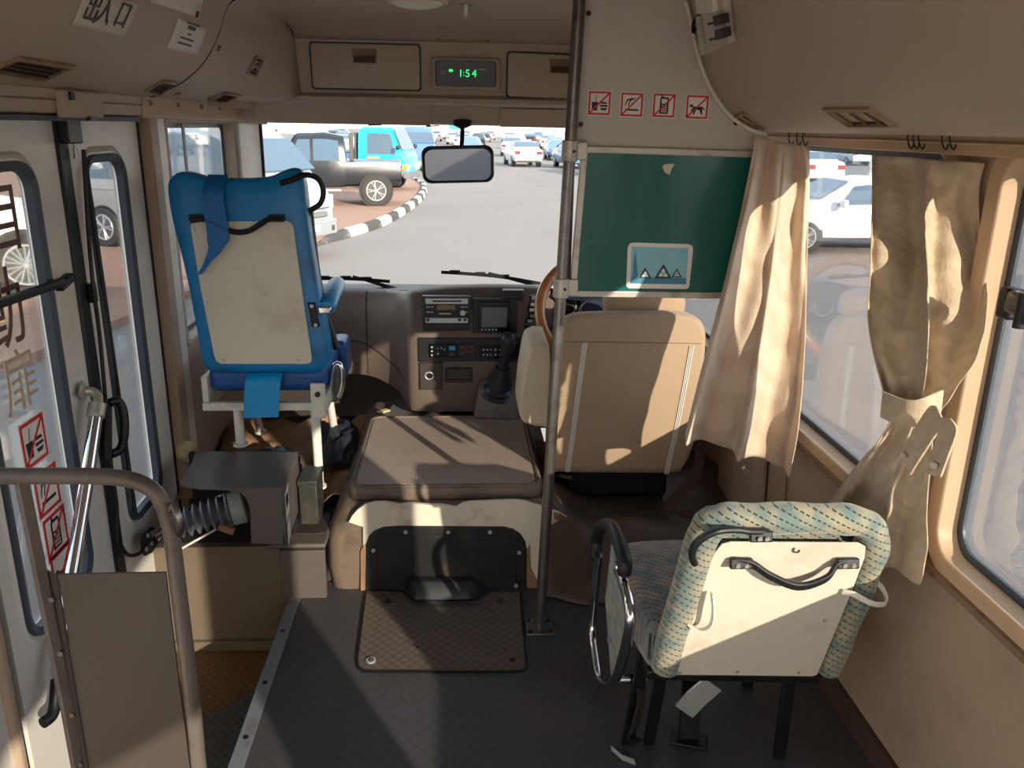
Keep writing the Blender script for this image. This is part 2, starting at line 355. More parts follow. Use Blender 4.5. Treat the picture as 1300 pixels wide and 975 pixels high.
# ---- right wall: leaning lower panel, header, pillars between rounded windows
def panel_lower(x0, x1, ya, yb, z0, z1, name, mat, t=.03):
    s = 1 if x0 > 0 else -1
    m = MB(); m.prism([(x0, ya, z0), (x1, ya, z1), (x1+s*t, ya, z1), (x0+s*t, ya, z0)], (0, yb-ya, 0)); return struct(m.build(name, mat, smooth=0))
panel_lower(1.016, .985, Y0, 3.95, -.05, .63, 'wall_right_lower', 'wall_tan')
WR = [('window_1', 2.78, 3.80), ('window_2', 1.64, 2.62), ('window_3', .30, 1.45), ('window_4', -.42, .10), ('window_5', -2.1, -.84)]  # last two set apart: unseen wide pillar, shaped to shade the step riser
ZS, ZT = .645, 1.412
def win_wall(side, wins, ya, yb, zs, zt, xi, name, mat, frame_mat, bead=.028, depth=.05, rad=.06, glass='glass_side'):
    s = 1 if side > 0 else -1
    m = MB(); ys = sorted([(a, b) for _, a, b in wins]); cur = ya
    e = .03
    for a, b in ys:
        if a-e > cur: m.bb(s*xi, s*(xi+.035), cur, a-e, zs-.02, zt+.05)
        cur = b+e
    if yb > cur: m.bb(s*xi, s*(xi+.035), cur, yb, zs-.02, zt+.05)
    struct(m.build('wall_'+name+'_pillars', mat, smooth=0))
    for nm, a, b in wins:
        cy, cz = (a+b)/2, (zs+zt)/2; w, h = b-a, zt-zs
        out = [V((s*(xi-.012), cy+p[0], cz+p[1])) for p in rrect(w+2*bead+.04, h+2*bead+.03, rad+bead)]
        mid = [V((s*(xi-.012), cy+p[0], cz+p[1])) for p in rrect(w+.012, h+.012, rad)]
        inn = [V((s*(xi+.03), cy+p[0], cz+p[1])) for p in rrect(w, h, rad*.9)]
        o2 = [V((s*(xi+.03), cy+p[0], cz+p[1])) for p in rrect(w+2*bead+.05, h+2*bead+.04, rad+bead)]
        m = MB(); m.loft([out, mid, inn, o2], True, False, True); wf = struct(m.build(nm, frame_mat, bevel=.004))
        m = MB(); g1 = [V((s*(xi+.028), cy+p[0], cz+p[1])) for p in rrect(w+.004, h+.004, rad*.9)]; g2 = [V((s*(xi+.028), cy+p[0], cz+p[1])) for p in rrect(w-.03, h-.03, rad*.8)]
        m.ringplate(g1, g2, (s*.006, 0, 0)); m.build('gasket', 'rubber_grey', wf)
        m = MB(); m.prism([(s*(xi+.034), cy+p[0], cz+p[1]) for p in rrect(w, h, rad*.9)], (s*.004, 0, 0)); m.build('pane', glass, wf, smooth=0)
win_wall(1, WR, Y0, 3.95, ZS, ZT, .975, 'right', 'wall_tan', 'beige_warm')
# sill strip and the sloping ledge just under the windows
m = MB(); m.prism([(.985, Y0, .585), (.955, Y0, .592), (.955, Y0, .606), (.985, Y0, .612)], (0, 6.2, 0)); struct(m.build('trim_right_sill', 'beige_dark', smooth=0))
# vertical joints between wall panels
for y in (2.25, 2.62): 
    m = MB(); m.prism([(1.012, y, .02), (.982, y, .60), (.979, y, .60), (1.008, y, .02)], (0, .006, 0)); struct(m.build('trim_right_joint', 'beige_dark', smooth=0))
# baseboard on the right
m = MB(); m.prism([(.985, Y0, 0), (1.015, Y0, 0), (1.015, Y0, .05), (.998, Y0, .05)], (0, 4.65, 0)); struct(m.build('baseboard_right', 'belt_brown', smooth=0))
# header band above the right windows with its rolled curtain track
m = MB(); m.bb(.945, 1.01, Y0, 3.9, 1.412, 1.47); m.bb(.935, .946, Y0, 3.9, 1.432, 1.437); struct(m.build('trim_right_header', 'beige_warm', bevel=.003))
# ---- left wall: front quarter, pillar, rear wall
panel_lower(-.965, -.95, 2.84, 3.95, -.05, .715, 'wall_left_lower', 'wall_tan')
win_wall(-1, [('window_6', 2.87, 3.66)], 2.84, 3.70, .725, 1.44, .952, 'left', 'wall_tan', 'beige', bead=.012, rad=.025, glass='glass')
m = MB(); m.bb(-.972, -.968, 3.10, 3.125, .73, 1.45); struct(m.build('trim_window_divider', 'rubber_grey', smooth=0))
m = MB(); m.bb(-1.0, -.94, 2.735, 2.845, -.05, 1.47); struct(m.build('wall_left_pillar', 'door_white', bevel=.012))
m = MB(); m.bb(-.99, -.925, 2.655, 2.735, -.05, 1.47); struct(m.build('trim_door_jamb', 'wall_tan', bevel=.008))
m = MB(); m.bb(-.99, -.955, 2.635, 2.656, -.19, 1.46); struct(m.build('trim_door_seal', 'rubber', bevel=.004))
m = MB(); m.bb(-1.0, -.965, 1.54, 1.58, -.19, 1.46); struct(m.build('trim_door_rear_seal', 'rubber', bevel=.004))
m = MB(); m.bb(-.99, -.935, 1.505, 1.535, -.19, 1.46); struct(m.build('trim_door_rear_jamb', 'wall_tan', bevel=.01))
m = MB(); m.bb(-1.0, -.95, Y0, 1.505, -.05, .63); struct(m.build('wall_left_rear', 'door_white', smooth=0))
win_wall(-1, [('window_7', .30, 1.30), ('window_8', -1.05, .10), ('window_9', -2.3, -1.25)], Y0, 1.505, ZS, ZT, .955, 'left_rear', 'door_white', 'beige_warm')
m = MB(); m.bb(-1.0, -.93, Y0, 1.6, 1.412, 1.50); struct(m.build('trim_left_rear_header', 'beige_warm', bevel=.003))
# door header: long box rail over the folding door and the screwed trim over the front window
m = MB(); m.prism([(-.93, .6, 1.455), (-.90, .6, 1.462), (-.895, .6, 1.515), (-.93, .6, 1.53), (-1.0, .6, 1.53), (-1.0, .6, 1.455)], (0, 1.93, 0)); hd = struct(m.build('trim_door_header', 'beige', bevel=.004))
m = MB(); m.bb(-.9, -.893, .6, 2.53, 1.488, 1.491); m.build('groove', 'beige_dark', hd, smooth=0)
m = MB(); m.bb(-.96, -.90, .8, 2.53, 1.445, 1.457); struct(m.build('trim_door_track', 'rubber', smooth=0))
pts = spl([(-.915, 2.535, 1.49), (-.915, 3.1, 1.49), (-.915, 3.5, 1.487), (-.90, 3.75, 1.48), (-.86, 3.9, 1.475)], 5)
m = MB(); m.strap(pts, .07, .035, (0, 0, 1)); tt = struct(m.build('trim_front_header', 'beige_warm', bevel=.006))
for y in (2.60, 2.85, 3.1, 3.33):
    m = MB(); m.cyl((-.897, y, 1.497), (-.892, y, 1.497), .007, 10); m.build('screw', 'beige_dark', tt)
# ---- windscreen surround
for sx in (-1, 1):
    m = MB(); m.prism([(sx*.955, 3.70, .70), (sx*.925, 3.70, .70), (sx*.885, 3.90, .70), (sx*.91, 3.97, .70), (sx*.99, 3.9, .70)], (0, 0, .78)); struct(m.build('wall_front_pillar', 'door_white', bevel=.006))
    m = MB(); m.tube([(sx*.882, 3.915, .72), (sx*.882, 3.915, 1.47)], .008, 8); struct(m.build('trim_windscreen_seal', 'rubber'))
m = MB(); m.prism([(-.92, 4.02, .70), (.92, 4.02, .70), (.91, 3.96, 1.50), (-.91, 3.96, 1.50)], (0, .006, 0)); struct(m.build('window_10', 'glass', smooth=0))
m = MB(); m.bb(-1.0, 1.0, 3.90, 4.06, .0, .70); struct(m.build('wall_front', 'dash_dark', smooth=0))
# ---- ceiling and side coves in one skin
RP = [(0, 1.80), (.25, 1.80), (.45, 1.795), (.535, 1.785), (.565, 1.757), (.58, 1.72), (.595, 1.67), (.62, 1.605), (.655, 1.545), (.70, 1.497), (.75, 1.466), (.80, 1.453), (.87, 1.45), (.95, 1.455)]
LP = [(-.935, 1.515), (-.90, 1.517), (-.86, 1.532), (-.80, 1.562), (-.75, 1.602), (-.715, 1.645), (-.685, 1.70), (-.668, 1.745), (-.64, 1.782), (-.57, 1.797), (-.40, 1.80), (-.2, 1.80)]
PR = spl([(p[0], 0, p[1]) for p in LP+RP], 3)
def zf(y):
    if y < 2.85: return 1.80
    t = (y-2.85)/.5; return 1.80-.055*t*t
rows = []
for i in range(46):
    y = Y0+(3.37-Y0)*(i/45)**.7
    r = []
    for p in PR:
        z = p.z; c = zf(y)
        if y > 2.62 and p.x > -.60 and p.x < .6: z = min(z, c)
        x = p.x
        if y > 2.80 and abs(p.x) > .56:      # the coves curl inwards to meet the ends of the front console
            t = min(1, (y-2.80)/.54); w = max(0, min(1, (z-1.512)/.03)); w = w*w*(3-2*w); tx = math.copysign(.60, p.x)
            x = p.x+(tx-p.x)*t**2.4*w
        r.append(V((x, y, z)))
    rows.append(r)
m = MB(); m.grid(rows); struct(m.build('ceiling', 'beige', smooth=60, solid=.006))
m = MB(); m.bb(-1.02, 1.02, Y0, 4.0, 1.84, 1.88); m.bb(.60, 1.02, Y0, 3.9, 1.80, 1.84); m.bb(1.0, 1.02, Y0, 3.9, 1.43, 1.84); m.bb(-1.02, -1.0, Y0, 3.95, 1.44, 1.84); struct(m.build('ceiling_outer_roof', 'door_white', smooth=0))
m = MB(); m.tube([(p.x, 2.61, p.z-.003) for p in PR if -.9 < p.x < -.6], .0032, 8); struct(m.build('trim_cove_seam', 'black'))
# ---- overhead front console
def console_y(x): return 0
prof = [(3.30, 1.80), (3.325, 1.765), (3.335, 1.745), (3.36, 1.65), (3.372, 1.56), (3.345, 1.545), (3.345, 1.532), (3.38, 1.524), (3.50, 1.53), (3.58, 1.515), (3.62, 1.475), (3.70, 1.452), (3.80, 1.452), (3.97, 1.462)]
rows = []
for i in range(41):
    x = -.93+1.86*i/40
    rows.append([V((x if z < 1.55 else x*.625/.93, y+console_y(x)*(1 if y < 3.6 else .3), z)) for y, z in prof])
m = MB(); m.grid(rows); struct(m.build('wall_front_console', 'beige', smooth=50, solid=.004))
# lower side fillers behind coves at front
for sx in (-1, 1):
    m = MB(); m.prism([(sx*.80, 3.2, 1.50), (sx*1.0, 3.2, 1.50), (sx*1.0, 3.2, 1.8), (sx*.80, 3.2, 1.8)], (0, .75, 0)); struct(m.build('wall_front_corner', 'beige', smooth=0))
# ================================================================ DASHBOARD
dash = E('dashboard', 'long brown moulded dashboard below the windscreen', 'dashboard', (0, 3.6, .30))
# plan outline of the rear face: x, y, top z, bottom z
DO = [(-.94, 3.47, .77, .42), (-.70, 3.47, .775, .42), (-.52, 3.46, .777, .42), (-.39, 3.43, .78, .42), (-.31, 3.385, .785, .40), (-.255, 3.33, .79, .38), (-.225, 3.26, .80, .36),
      (-.205, 3.215, .812, .345), (-.17, 3.195, .822, .338), (-.05, 3.19, .838, .338), (.12, 3.19, .845, .338), (.25, 3.195, .842, .338), (.33, 3.22, .838, .45), (.42, 3.29, .83, .5), (.60, 3.33, .815, .5), (.94, 3.36, .80, .5)]
DO = spl([V((a, b, c)) for a, b, c, _ in DO], 3), spl([V((a, b, d)) for a, b, _, d in DO], 3)
top, bot = DO
rings = []
for k, (dy, f) in enumerate([(.0, 0), (-.008, .08), (-.012, .3), (-.010, .6), (.0, .82), (.02, .93), (.05, .985), (.10, 1.0)]):
    r = []
    for a, b in zip(top, bot):
        r.append(V((a.x, a.y+dy, b.z+(a.z-b.z)*f)))
    rings.append(r)
rings.append([V((a.x, 3.45+(a.y-3.2)*.3, a.z-.035)) for a in top]); rings.append([V((a.x, 3.92, .695)) for a in top])
rings.insert(0, [V((a.x, 3.92, b.z)) for a, b in zip(top, bot)])
m = MB(); m.grid(rings); m.build('dashboard_body', 'dash', dash, smooth=60)
# seams in the padding
def dpt(i, f, off=-.014):
    a, b = top[i], bot[i]; return V((a.x, a.y+off, b.z+(a.z-b.z)*f))
ix = [i for i, a in enumerate(top) if a.x > -.75 and a.x < -.22]
m = MB(); m.tube([dpt(i, .42 - .22*max(0, (top[i].x+.42)/.2) if top[i].x > -.42 else .42, -.0125) for i in ix], .003, 6); m.build('seam', 'dash_dark', dash)
i0 = min(range(len(top)), key=lambda i: abs(top[i].x+.385)); m = MB(); m.tube([dpt(i0, f, o) for f, o in ((.02, -.002), (.1, -.0085), (.3, -.0125), (.6, -.0105), (.8, -.001), (.92, .017), (.985, .05))], .003, 6); m.build('seam', 'dash_dark', dash)
# driver side hood over the gauges
m = MB(); m.loft([[V((.36+.40*t, 3.20+.10*math.sin(PI*t)*-1+.05, .80)), V((.36+.40*t, 3.2+.05, .80+.07*math.sin(PI*t)**.6)), V((.38+.36*t, 3.45, .81+.06*math.sin(PI*t)**.6)), V((.38+.36*t, 3.5, .76))] for t in [i/16 for i in range(17)]], True, True)
m.build('gauge_hood', 'dark_blue', dash, bevel=.003)
YF = 3.176
def fbox(px0, py0, px1, py1, y=YF, d=.03, out=.004):
    a = aY(px0, py0, y); b = aY(px1, py1, y); m = MB(); m.bb(a.x, b.x, y-out, y+d, a.z, b.z); return m
def fr(px0, py0, px1, py1, mat, name, parent, y=YF, out=.004, bevel=.002, label=None, d=.03):
    return fbox(px0, py0, px1, py1, y, d, out).build(name, mat, parent, bevel=bevel, label=label)
fr(536, 376, 597, 420, 'dash_dark', 'radio_bezel', dash, out=.003)
fr(600, 379, 656, 423, 'black', 'screen_bezel', dash, out=.006)
fr(531, 429, 662, 459, 'black', 'control_recess', dash, out=.003)
fr(533, 460, 562, 494, 'dash_dark', 'lighter_panel', dash, out=.008)
# car radio
rad = E('car_radio', 'silver and black radio with small display set in the middle of the dashboard', 'radio', aY(567, 412, YF))
fr(540, 379, 594, 411, 'black_gloss', 'radio_body', rad, out=.010)
fr(540, 378, 594, 385.5, 'silver', 'disc_slot_bar', rad, out=.013); fr(549, 380.5, 586, 382.5, 'black', 'disc_slot', rad, out=.0145, bevel=0)
fr(540, 402.5, 594, 409.5, 'silver', 'button_bar', rad, out=.013)
fr(555, 386.5, 578, 392.5, 'brown_label', 'display', rad, out=.0125, bevel=0)
fr(540, 410, 594, 419, 'black', 'lower_tray', rad, out=.006)
for px in (542.5, 545.5, 549, 586, 589, 592):
    for py in (389, 395.5): fr(px-1, py-.8, px+1, py+.8, 'key_grey', 'button', rad, out=.012, bevel=0)
a = aY(587.5, 397, YF-.012); m = MB(); m.cyl(a, a+V((0, -.008, 0)), .0105, 18); m.build('volume_knob', 'silver', rad)
for px, r_ in ((543.5, .006), (583.5, .006), (590.5, .006)):
    a = aY(px, 406, YF-.012); m = MB(); m.cyl(a, a+V((0, -.004, 0)), r_, 12); m.build('button', 'black', rad)
fr(557, 396.6, 573, 398.2, 'key_grey', 'lettering', rad, out=.012, bevel=0)
# monitor
mon = E('dash_monitor', 'small square grey screen in black frame right of the radio', 'screen', aY(627, 422, YF))
fr(607, 382, 648, 420, 'black_gloss', 'frame', mon, out=.018); fr(611.5, 389, 643, 414, 'screen', 'display', mon, out=.0185, bevel=0)
for k in range(5): fr(611+k*4.4, 416.3, 613+k*4.4, 417.8, 'key_grey', 'button', mon, out=.0195, bevel=0)
# heater and air conditioner control panels
hp = E('heater_control_panel', 'black strip of heater controls with blue key below the radio', 'control panel', aY(590, 458, YF))
fr(544.5, 436, 580.5, 453, 'black_gloss', 'panel', hp, out=.010); fr(570, 438.5, 578, 443.5, 'cyan', 'blue_key', hp, out=.013, bevel=0)
for px, py in ((548.5, 440), (548.5, 445), (548.5, 450), (556, 441.5), (560.5, 441), (564.5, 443), (556, 448)): fr(px-.9, py-.9, px+.9, py+.9, 'key_grey', 'button', hp, out=.012, bevel=0)
fr(570, 446.5, 578, 450.5, 'dash_dark', 'key', hp, out=.012, bevel=0)
hp2 = E('fan_switch_panel', 'black panel of small red lettered keys in middle of the control row', 'control panel', aY(593, 458, YF))
fr(582, 436, 604, 453, 'black', 'panel', hp2, out=.009)
for px, py in ((586, 440), (590, 441.5), (598.5, 440), (586, 448), (592, 446), (598.5, 446), (602, 443.5)): fr(px-1.1, py-.8, px+1.1, py+.8, 'red_key', 'button', hp2, out=.011, bevel=0)
hp3 = E('cooler_control_panel', 'black panel of tiny white keys beside the gear lever', 'control panel', aY(630, 458, YF))
fr(609, 438, 659, 454.5, 'black_gloss', 'panel', hp3, out=.010)
for px in (614, 618.5, 623, 629, 634, 640): 
    for py in (443, 449.5): fr(px-.9, py-.9, px+.9, py+.9, 'key_grey', 'button', hp3, out=.012, bevel=0)
m = MB(); a = aY(545, 477, YF-.010); m.tube([a+V((.016*math.cos(t*PI/9), 0, .014*math.sin(t*PI/9))) for t in range(18)], .0035, 8, closed=True); lg = m.build('cigarette_lighter', 'silver'); tag(lg, 'round chrome rimmed lighter socket low on the dashboard', 'socket')
m = MB(); m.cyl(a+V((0, .004, 0)), a+V((0, -.004, 0)), .012, 14); m.build('socket_plug', 'black', lg)
ash = E('ashtray', 'closed dark ashtray drawer right of the lighter socket', 'ashtray', aY(583, 482, YF))
fr(565, 466.5, 600, 485, 'black', 'frame', ash, out=.008); fr(568, 468, 597, 480, 'dash_dark', 'drawer', ash, out=.014); fr(568, 481, 597, 483, 'dash_dark', 'lip', ash, out=.012)
# air vent and row of rocker switches by the steering wheel
vt = E('dash_air_vent', 'dark square air vent at top right of the centre stack', 'vent', aY(652, 380, 3.2))
fr(638, 368, 665, 381, 'dash_dark', 'surround', vt, y=3.19, out=.012, bevel=.004); fr(640.5, 370, 662, 379, 'black', 'opening', vt, y=3.19, out=.013, bevel=0)
for k in range(3): fr(641, 371.5+k*2.6, 661.5, 372.2+k*2.6, 'dash_dark', 'blade', vt, y=3.19, out=.018, bevel=0)
for k, (px, py, mt) in enumerate(((677, 378, 'key_grey'), (676, 386, 'lamp_white'), (674.5, 393, 'lamp_white'), (675, 401, 'silver'), (672, 407, 'silver'), (671, 417, 'dash_dark'))):
    a = aY(px, py, 3.185); s = E('rocker_switch', ['pale rocker switch at the top of the dashboard column', 'cream rocker switch second from top of the column', 'cream rocker switch in the middle of the column', 'silver rocker switch below the cream ones', 'black and silver rocker switch low in the column', 'dark rocker switch at the bottom of the column'][k], 'switch', a, 'rocker switches left of the steering wheel')
    m = MB(); m.box(a, (.030, .02, .020)); m.build('housing', 'black', s, bevel=.004); m = MB(); m.box(a+V((.002, -.011, .001)), (.02, .008, .012), Matrix.Rotation(.2, 3, 'X')); m.build('rocker', mt, s, bevel=.002)
# gauge cluster
gc = E('gauge_cluster', 'dark instrument cluster behind the wooden steering wheel', 'gauges', (.52, 3.24, .70))
m = MB(); m.prism([(.37, 3.25, .69), (.68, 3.25, .69), (.68, 3.28, .83), (.37, 3.28, .83)], (0, .05, .0)); m.build('panel', 'black_gloss', gc)
for x in (.43, .53, .62):
    m = MB(); m.cyl((x, 3.262, .765), (x, 3.256, .764), .04, 24); d_ = m.build('dial', 'dash_dark', gc); m = MB(); m.tube([(x+.04*math.cos(t*PI/10), 3.256, .764+.04*math.sin(t*PI/10)) for t in range(20)], .0025, 6, closed=True); m.build('rim', 'silver', d_)
# steering wheel
SC = V((.515, 3.03, .79)); sn = V((0, -.86, .51)); su = V((1, 0, 0)); sv = sn.cross(su).normalized()
sw = E('steering_wheel', 'wood rimmed steering wheel partly hidden behind the grab pole', 'steering wheel', SC+V((0, .1, -.3)))
m = MB(); m.tube([SC+su*.215*math.cos(t*PI/24)+sv*.215*math.sin(t*PI/24) for t in range(48)], .021, 12, closed=True); m.build('rim', 'wood', sw)
for a_ in (200, 340, 270):
    a_ = math.radians(a_); m = MB(); m.tube([SC-sn*.03, SC-sn*.02+(su*math.cos(a_)+sv*math.sin(a_))*.1, SC+(su*math.cos(a_)+sv*math.sin(a_))*.212], .011, 8, squash=(1, .6)); m.build('spoke', 'dark_blue', sw)
m = MB(); m.cyl(SC-sn*.05, SC-sn*.01, .065, 24, .055); m.build('hub', 'dark_blue', sw, bevel=.006)
m = MB(); m.cyl(SC-sn*.05, SC-sn*.24, .035, 16, .04); m.build('column', 'black', sw)
m = MB(); m.tube([SC-sn*.1, SC-sn*.09+V((-.16, -.02, .02))], .007, 8); m.build('stalk', 'black', sw)
# ================================================================ ENGINE COVER
ec = E('engine_cover', 'wide brown vinyl engine cover between the front seats with torn white front edge', 'engine cover', (-.03, 2.8, 0))
rings = []
for z, xl, xr, yf in ((0, -.425, .385, 2.405), (.08, -.435, .38, 2.40), (.17, -.43, .36, 2.40), (.22, -.415, .335, 2.405), (.26, -.395, .305, 2.42), (.285, -.372, .285, 2.44), (.292, -.35, .265, 2.47)):
    r = .05; rings.append([V((xl, 3.45, z)), V((xl, yf+r, z)), V((xl+.012, yf+r*.45, z)), V((xl+r*.5, yf+.008, z)), V((xl+r, yf, z)), V((0, yf, z)), V((xr-r, yf, z)), V((xr-r*.5, yf+.008, z)), V((xr-.012, yf+r*.45, z)), V((xr, yf+r, z)), V((xr, 3.45, z))])
m = MB(); m.loft(rings); m.build('body', 'vinyl_grey', ec, smooth=70)
def eP(px, py, y=2.392): return aY(px, py, y)
pts = [(458, 748), (461, 700), (461, 669), (442.7, 663), (447, 655), (454, 647), (463, 641), (475.5, 638), (490, 637.5), (508, 641), (520, 639), (531, 640), (545, 641), (560, 641), (579, 644), (588, 639), (597, 637.5), (625, 636), (656, 635), (668, 637), (679, 641), (688, 643), (697, 647), (710, 651), (720, 657), (708, 663), (697, 669), (695, 710), (694, 749)]
m = MB(); m.prism([eP(*p) for p in pts], (0, .012, 0)); wf = m.build('torn_front_edge', 'white_paint', ec, smooth=0, label='white painted metal bared where the vinyl is torn')
for P_ in ([(458, 700), (463, 690), (464, 750), (458, 750)], [(668, 700), (673, 690), (674, 720), (681, 735), (690, 742), (694, 750), (668, 750)], [(703, 650), (712, 652), (720, 657), (710, 662), (703, 658)]):
    m = MB(); m.prism([eP(a, b, 2.390) for a, b in P_], (0, .003, 0)); m.build('rust', 'rust', wf, smooth=0)
bp_ = [(464, 750), (464, 692), (468, 681), (475, 674), (486, 669.5), (505, 668), (640, 669), (652, 672), (661, 678), (667, 688), (669, 698), (669, 750)]
m = MB(); m.prism([eP(a, b, 2.388) for a, b in bp_], (0, .008, 0)); bpn = m.build('access_panel', 'black_panel', ec, bevel=.003, label='black front hatch with rounded upper corners')
ip = [(478, 750), (479, 692), (483, 684), (492, 680), (640, 681), (650, 684), (655, 692), (656, 750)]
m = MB(); m.prism([eP(a, b, 2.384) for a, b in ip], (0, .006, 0)); m.build('raised_centre', 'black_panel', bpn, bevel=.004)
for px, py in ((474, 698), (515, 675), (569, 675), (622, 675), (659, 701), (655, 743)):
    a = eP(px, py, 2.386); m = MB(); m.cyl(a, a+V((0, -.006, 0)), .0065, 8); m.build('bolt', 'silver', bpn)
m = MB(); q = [(513, 742), (521, 732), (602, 732), (621, 745), (607, 768), (596, 770), (528, 770), (520, 762)]
rg0 = [aY(a, min(b, 752), 2.375) for a, b in q]
m.loft([[eP(a, b, 2.385) for a, b in ((512, 750), (519, 731), (600, 731), (622, 750))], [aY(a, b, 2.35) for a, b in ((516, 756), (523, 737), (598, 737), (614, 756))], [V((aZ(525, 768, .006).x, 2.315, .004)), V((aZ(530, 760, .03).x, 2.325, .03)), V((aZ(594, 760, .03).x, 2.325, .03)), V((aZ(600, 768, .006).x, 2.315, .004))]])
m.build('catch_cover', 'rubber', bpn, bevel=.006, label='dark blue plastic bump at the foot of the hatch')
# lid with border and mat
lid_o = [V((-.044+p[0], 2.80+p[1], .292)) for p in rrect(.632, .69, .05)]
m = MB(); m.loft([[p for p in lid_o], [V((p.x, p.y, .325)) for p in lid_o], [V((-.044+(p.x+.044)*.985, 2.80+(p.y-2.80)*.985, .334)) for p in lid_o]]); lid = m.build('lid', 'vinyl_grey', ec, bevel=.003)
m = MB(); m.prism([V((-.044+p[0], 2.80+p[1], .334)) for p in rrect(.585, .64, .035)], (0, 0, .003)); m.build('mat', 'mat_top', lid)
m = MB(); m.tube([V((-.044+p[0], 2.80+p[1], .334)) for p in rrect(.607, .665, .042)], .006, 8, closed=True); m.build('rim_bead', 'vinyl_grey', lid)
fp = [aZ(a, b, .315) for a, b in ((471, 529), (492, 521), (497, 515), (503, 501), (511, 497), (600, 497), (601, 529))]
m = MB(); m.prism([V((p.x, p.y, .315)) for p in fp], (0, 0, -.03)); fm = m.build('front_lid', 'mat_plain', ec, bevel=.004)
a = aZ(487, 523, .316); m = MB(); m.box(a+V((0, 0, .004)), (.05, .03, .008), Matrix.Rotation(.7, 3, 'Z')); m.build('latch', 'knob_cream', fm, bevel=.003)
m = MB(); m.tube([aZ(575+18*math.cos(t), 524-9*math.sin(t), .316) for t in [i*PI/10 for i in range(11)]], .002, 6); m.build('finger_ring', 'vinyl_grey', fm)
# torn vinyl skirts that hang off the right side of the engine cover
gr = []
for i in range(22):
    x = .27+.76*i/21; r = []
    for j in range(26):
        y = 2.30+.75*j/25; t = max(0, min(1, (x-.28)/.16)); hz = .29*(1-t*t*(3-2*t))+.19*(t*t*(3-2*t))
        f = max(0, min(1, (y-2.31)/.17)); f = f*f*(3-2*f)
        nz = noise.noise(V((x*5, y*5, 1.3)))*.03+noise.noise(V((x*13, y*9, 4)))*.012
        r.append(V((x, y-.03*math.sin(x*19)*(1-f), .008+(hz-.008)*f+nz*f)))
    gr.append(r)
m = MB(); m.grid(gr); vc = m.build('vinyl_floor_cover', 'vinyl_brown', smooth=80, solid=.004); tag(vc, 'dark brown creased vinyl sheet below the tan driver seat', 'floor cover')
fl = [aY(a, b, 2.33) for a, b in ((697, 668), (726, 655), (738, 680), (748, 715), (757, 750), (735, 757), (712, 752), (700, 735))]
m = MB(); m.prism(fl, (0, .004, .0)); m.build('flap', 'vinyl_brown', vc, smooth=0)
# ================================================================ GEAR LEVER
gl = E('gear_lever', 'long gear lever with grey boot standing on the engine cover', 'gear lever', (.14, 3.2, .315))
gx0, gx1 = .055, .238
m = MB(); m.loft([[V((gx0, 3.10, .338)), V((gx1, 3.08, .338)), V((gx1+.02, 3.165, .338)), V((gx0+.0, 3.165, .338))], [V((gx0, 3.105, .348)), V((gx1-.004, 3.09, .348)), V((gx1+.015, 3.165, .35)), V((gx0, 3.165, .35))], [V((gx0+.015, 3.12, .455)), V((gx1-.004, 3.10, .44)), V((gx1, 3.165, .49)), V((gx0+.03, 3.165, .49))]])
m.build('gear_box_cover', 'gear_box', gl, bevel=.012, seg=3)
KB = V((.150, 3.13, .44)); KT = V((.185, 3.05, .675))
rings = []; ax = (KT-KB).normalized()
pp = []; rr = []
for k in range(11):
    t = k/10*.52; pp.append(KB+(KT-KB)*t+V((0, 0, -.01))); rr.append((.062 if k % 2 == 0 else .052)*(1-.62*t/.52)+.004)
m = MB(); m.tube(pp, rr, 20); m.build('boot', 'gear_boot', gl, smooth=60)
m = MB(); m.tube([KB+(KT-KB)*.4, KB+(KT-KB)*.7, KT], [.017, .02, .024], 16); m.build('lever', 'gear_boot', gl)
m = MB(); m.tube([KT-ax*.05, KT-ax*.02, KT+ax*.005, KT+ax*.022, KT+ax*.03], [.022, .029, .030, .022, .008], 18); kn = m.build('knob', 'gear_boot', gl, smooth=70)
m = MB(); a = KT+ax*.028; m.cyl(a, a+ax*.003, .010, 14); m.build('knob_cap', 'dark_blue', kn)
# ================================================================ DRIVER SEAT
ds = E('driver_seat', 'tan fabric driver seat with white piping and headrest seen from behind', 'seat', (.56, 2.85, .20))
DP, DN = V((.55, 2.60, .31)), V((0, -1, -.10))
ol = [(699, 596), (700, 560), (705, 500), (709, 440), (712, 417), (719, 406), (732, 400), (760, 398), (800, 397), (850, 397), (872, 399), (886, 404), (894, 413), (897, 430), (893, 480), (886, 540), (878, 575), (866, 596), (858, 601), (780, 601), (715, 600)]
o = spl([aP(a, b, DP, DN) for a, b in ol], 3, closed=True); cen = sum(o, V())/len(o)
def ins(P, k, d): return [cen+(p-cen)*k+V((0, d, d*.1*-1)) for p in P]
m = MB(); m.loft([ins(o, .93, -.010), ins(o, .975, -.004), ins(o, 1.0, .012), ins(o, 1.01, .05), ins(o, .98, .10), ins(o, .9, .13)]); m.build('backrest', 'seat_tan', ds, smooth=60)
for L_ in ([(742, 434), (733, 500), (727, 550), (720, 597)], [(877, 438), (866, 500), (855, 555), (845, 600)]):
    for dx in (-2.2, 0, 2.2):
        m = MB(); m.tube([aP(a+dx, b, DP, DN)+V((0, -.012, 0)) for a, b in L_], .0024, 6); m.build('piping', 'piping', ds)
m = MB(); m.tube([aP(a, b, DP, DN)+V((0, -.0115, 0)) for a, b in ((717, 433), (760, 433), (830, 434), (889, 435))], .0012, 6); m.build('seam', 'seat_tan_dark', ds)
hr = [(768, 392), (766, 382), (770, 372), (790, 368), (845, 368), (864, 372), (868, 382), (866, 393), (860, 397), (775, 397)]
o2 = spl([aP(a, b, V((.6, 2.66, .87)), DN) for a, b in hr], 3, closed=True); c2 = sum(o2, V())/len(o2)
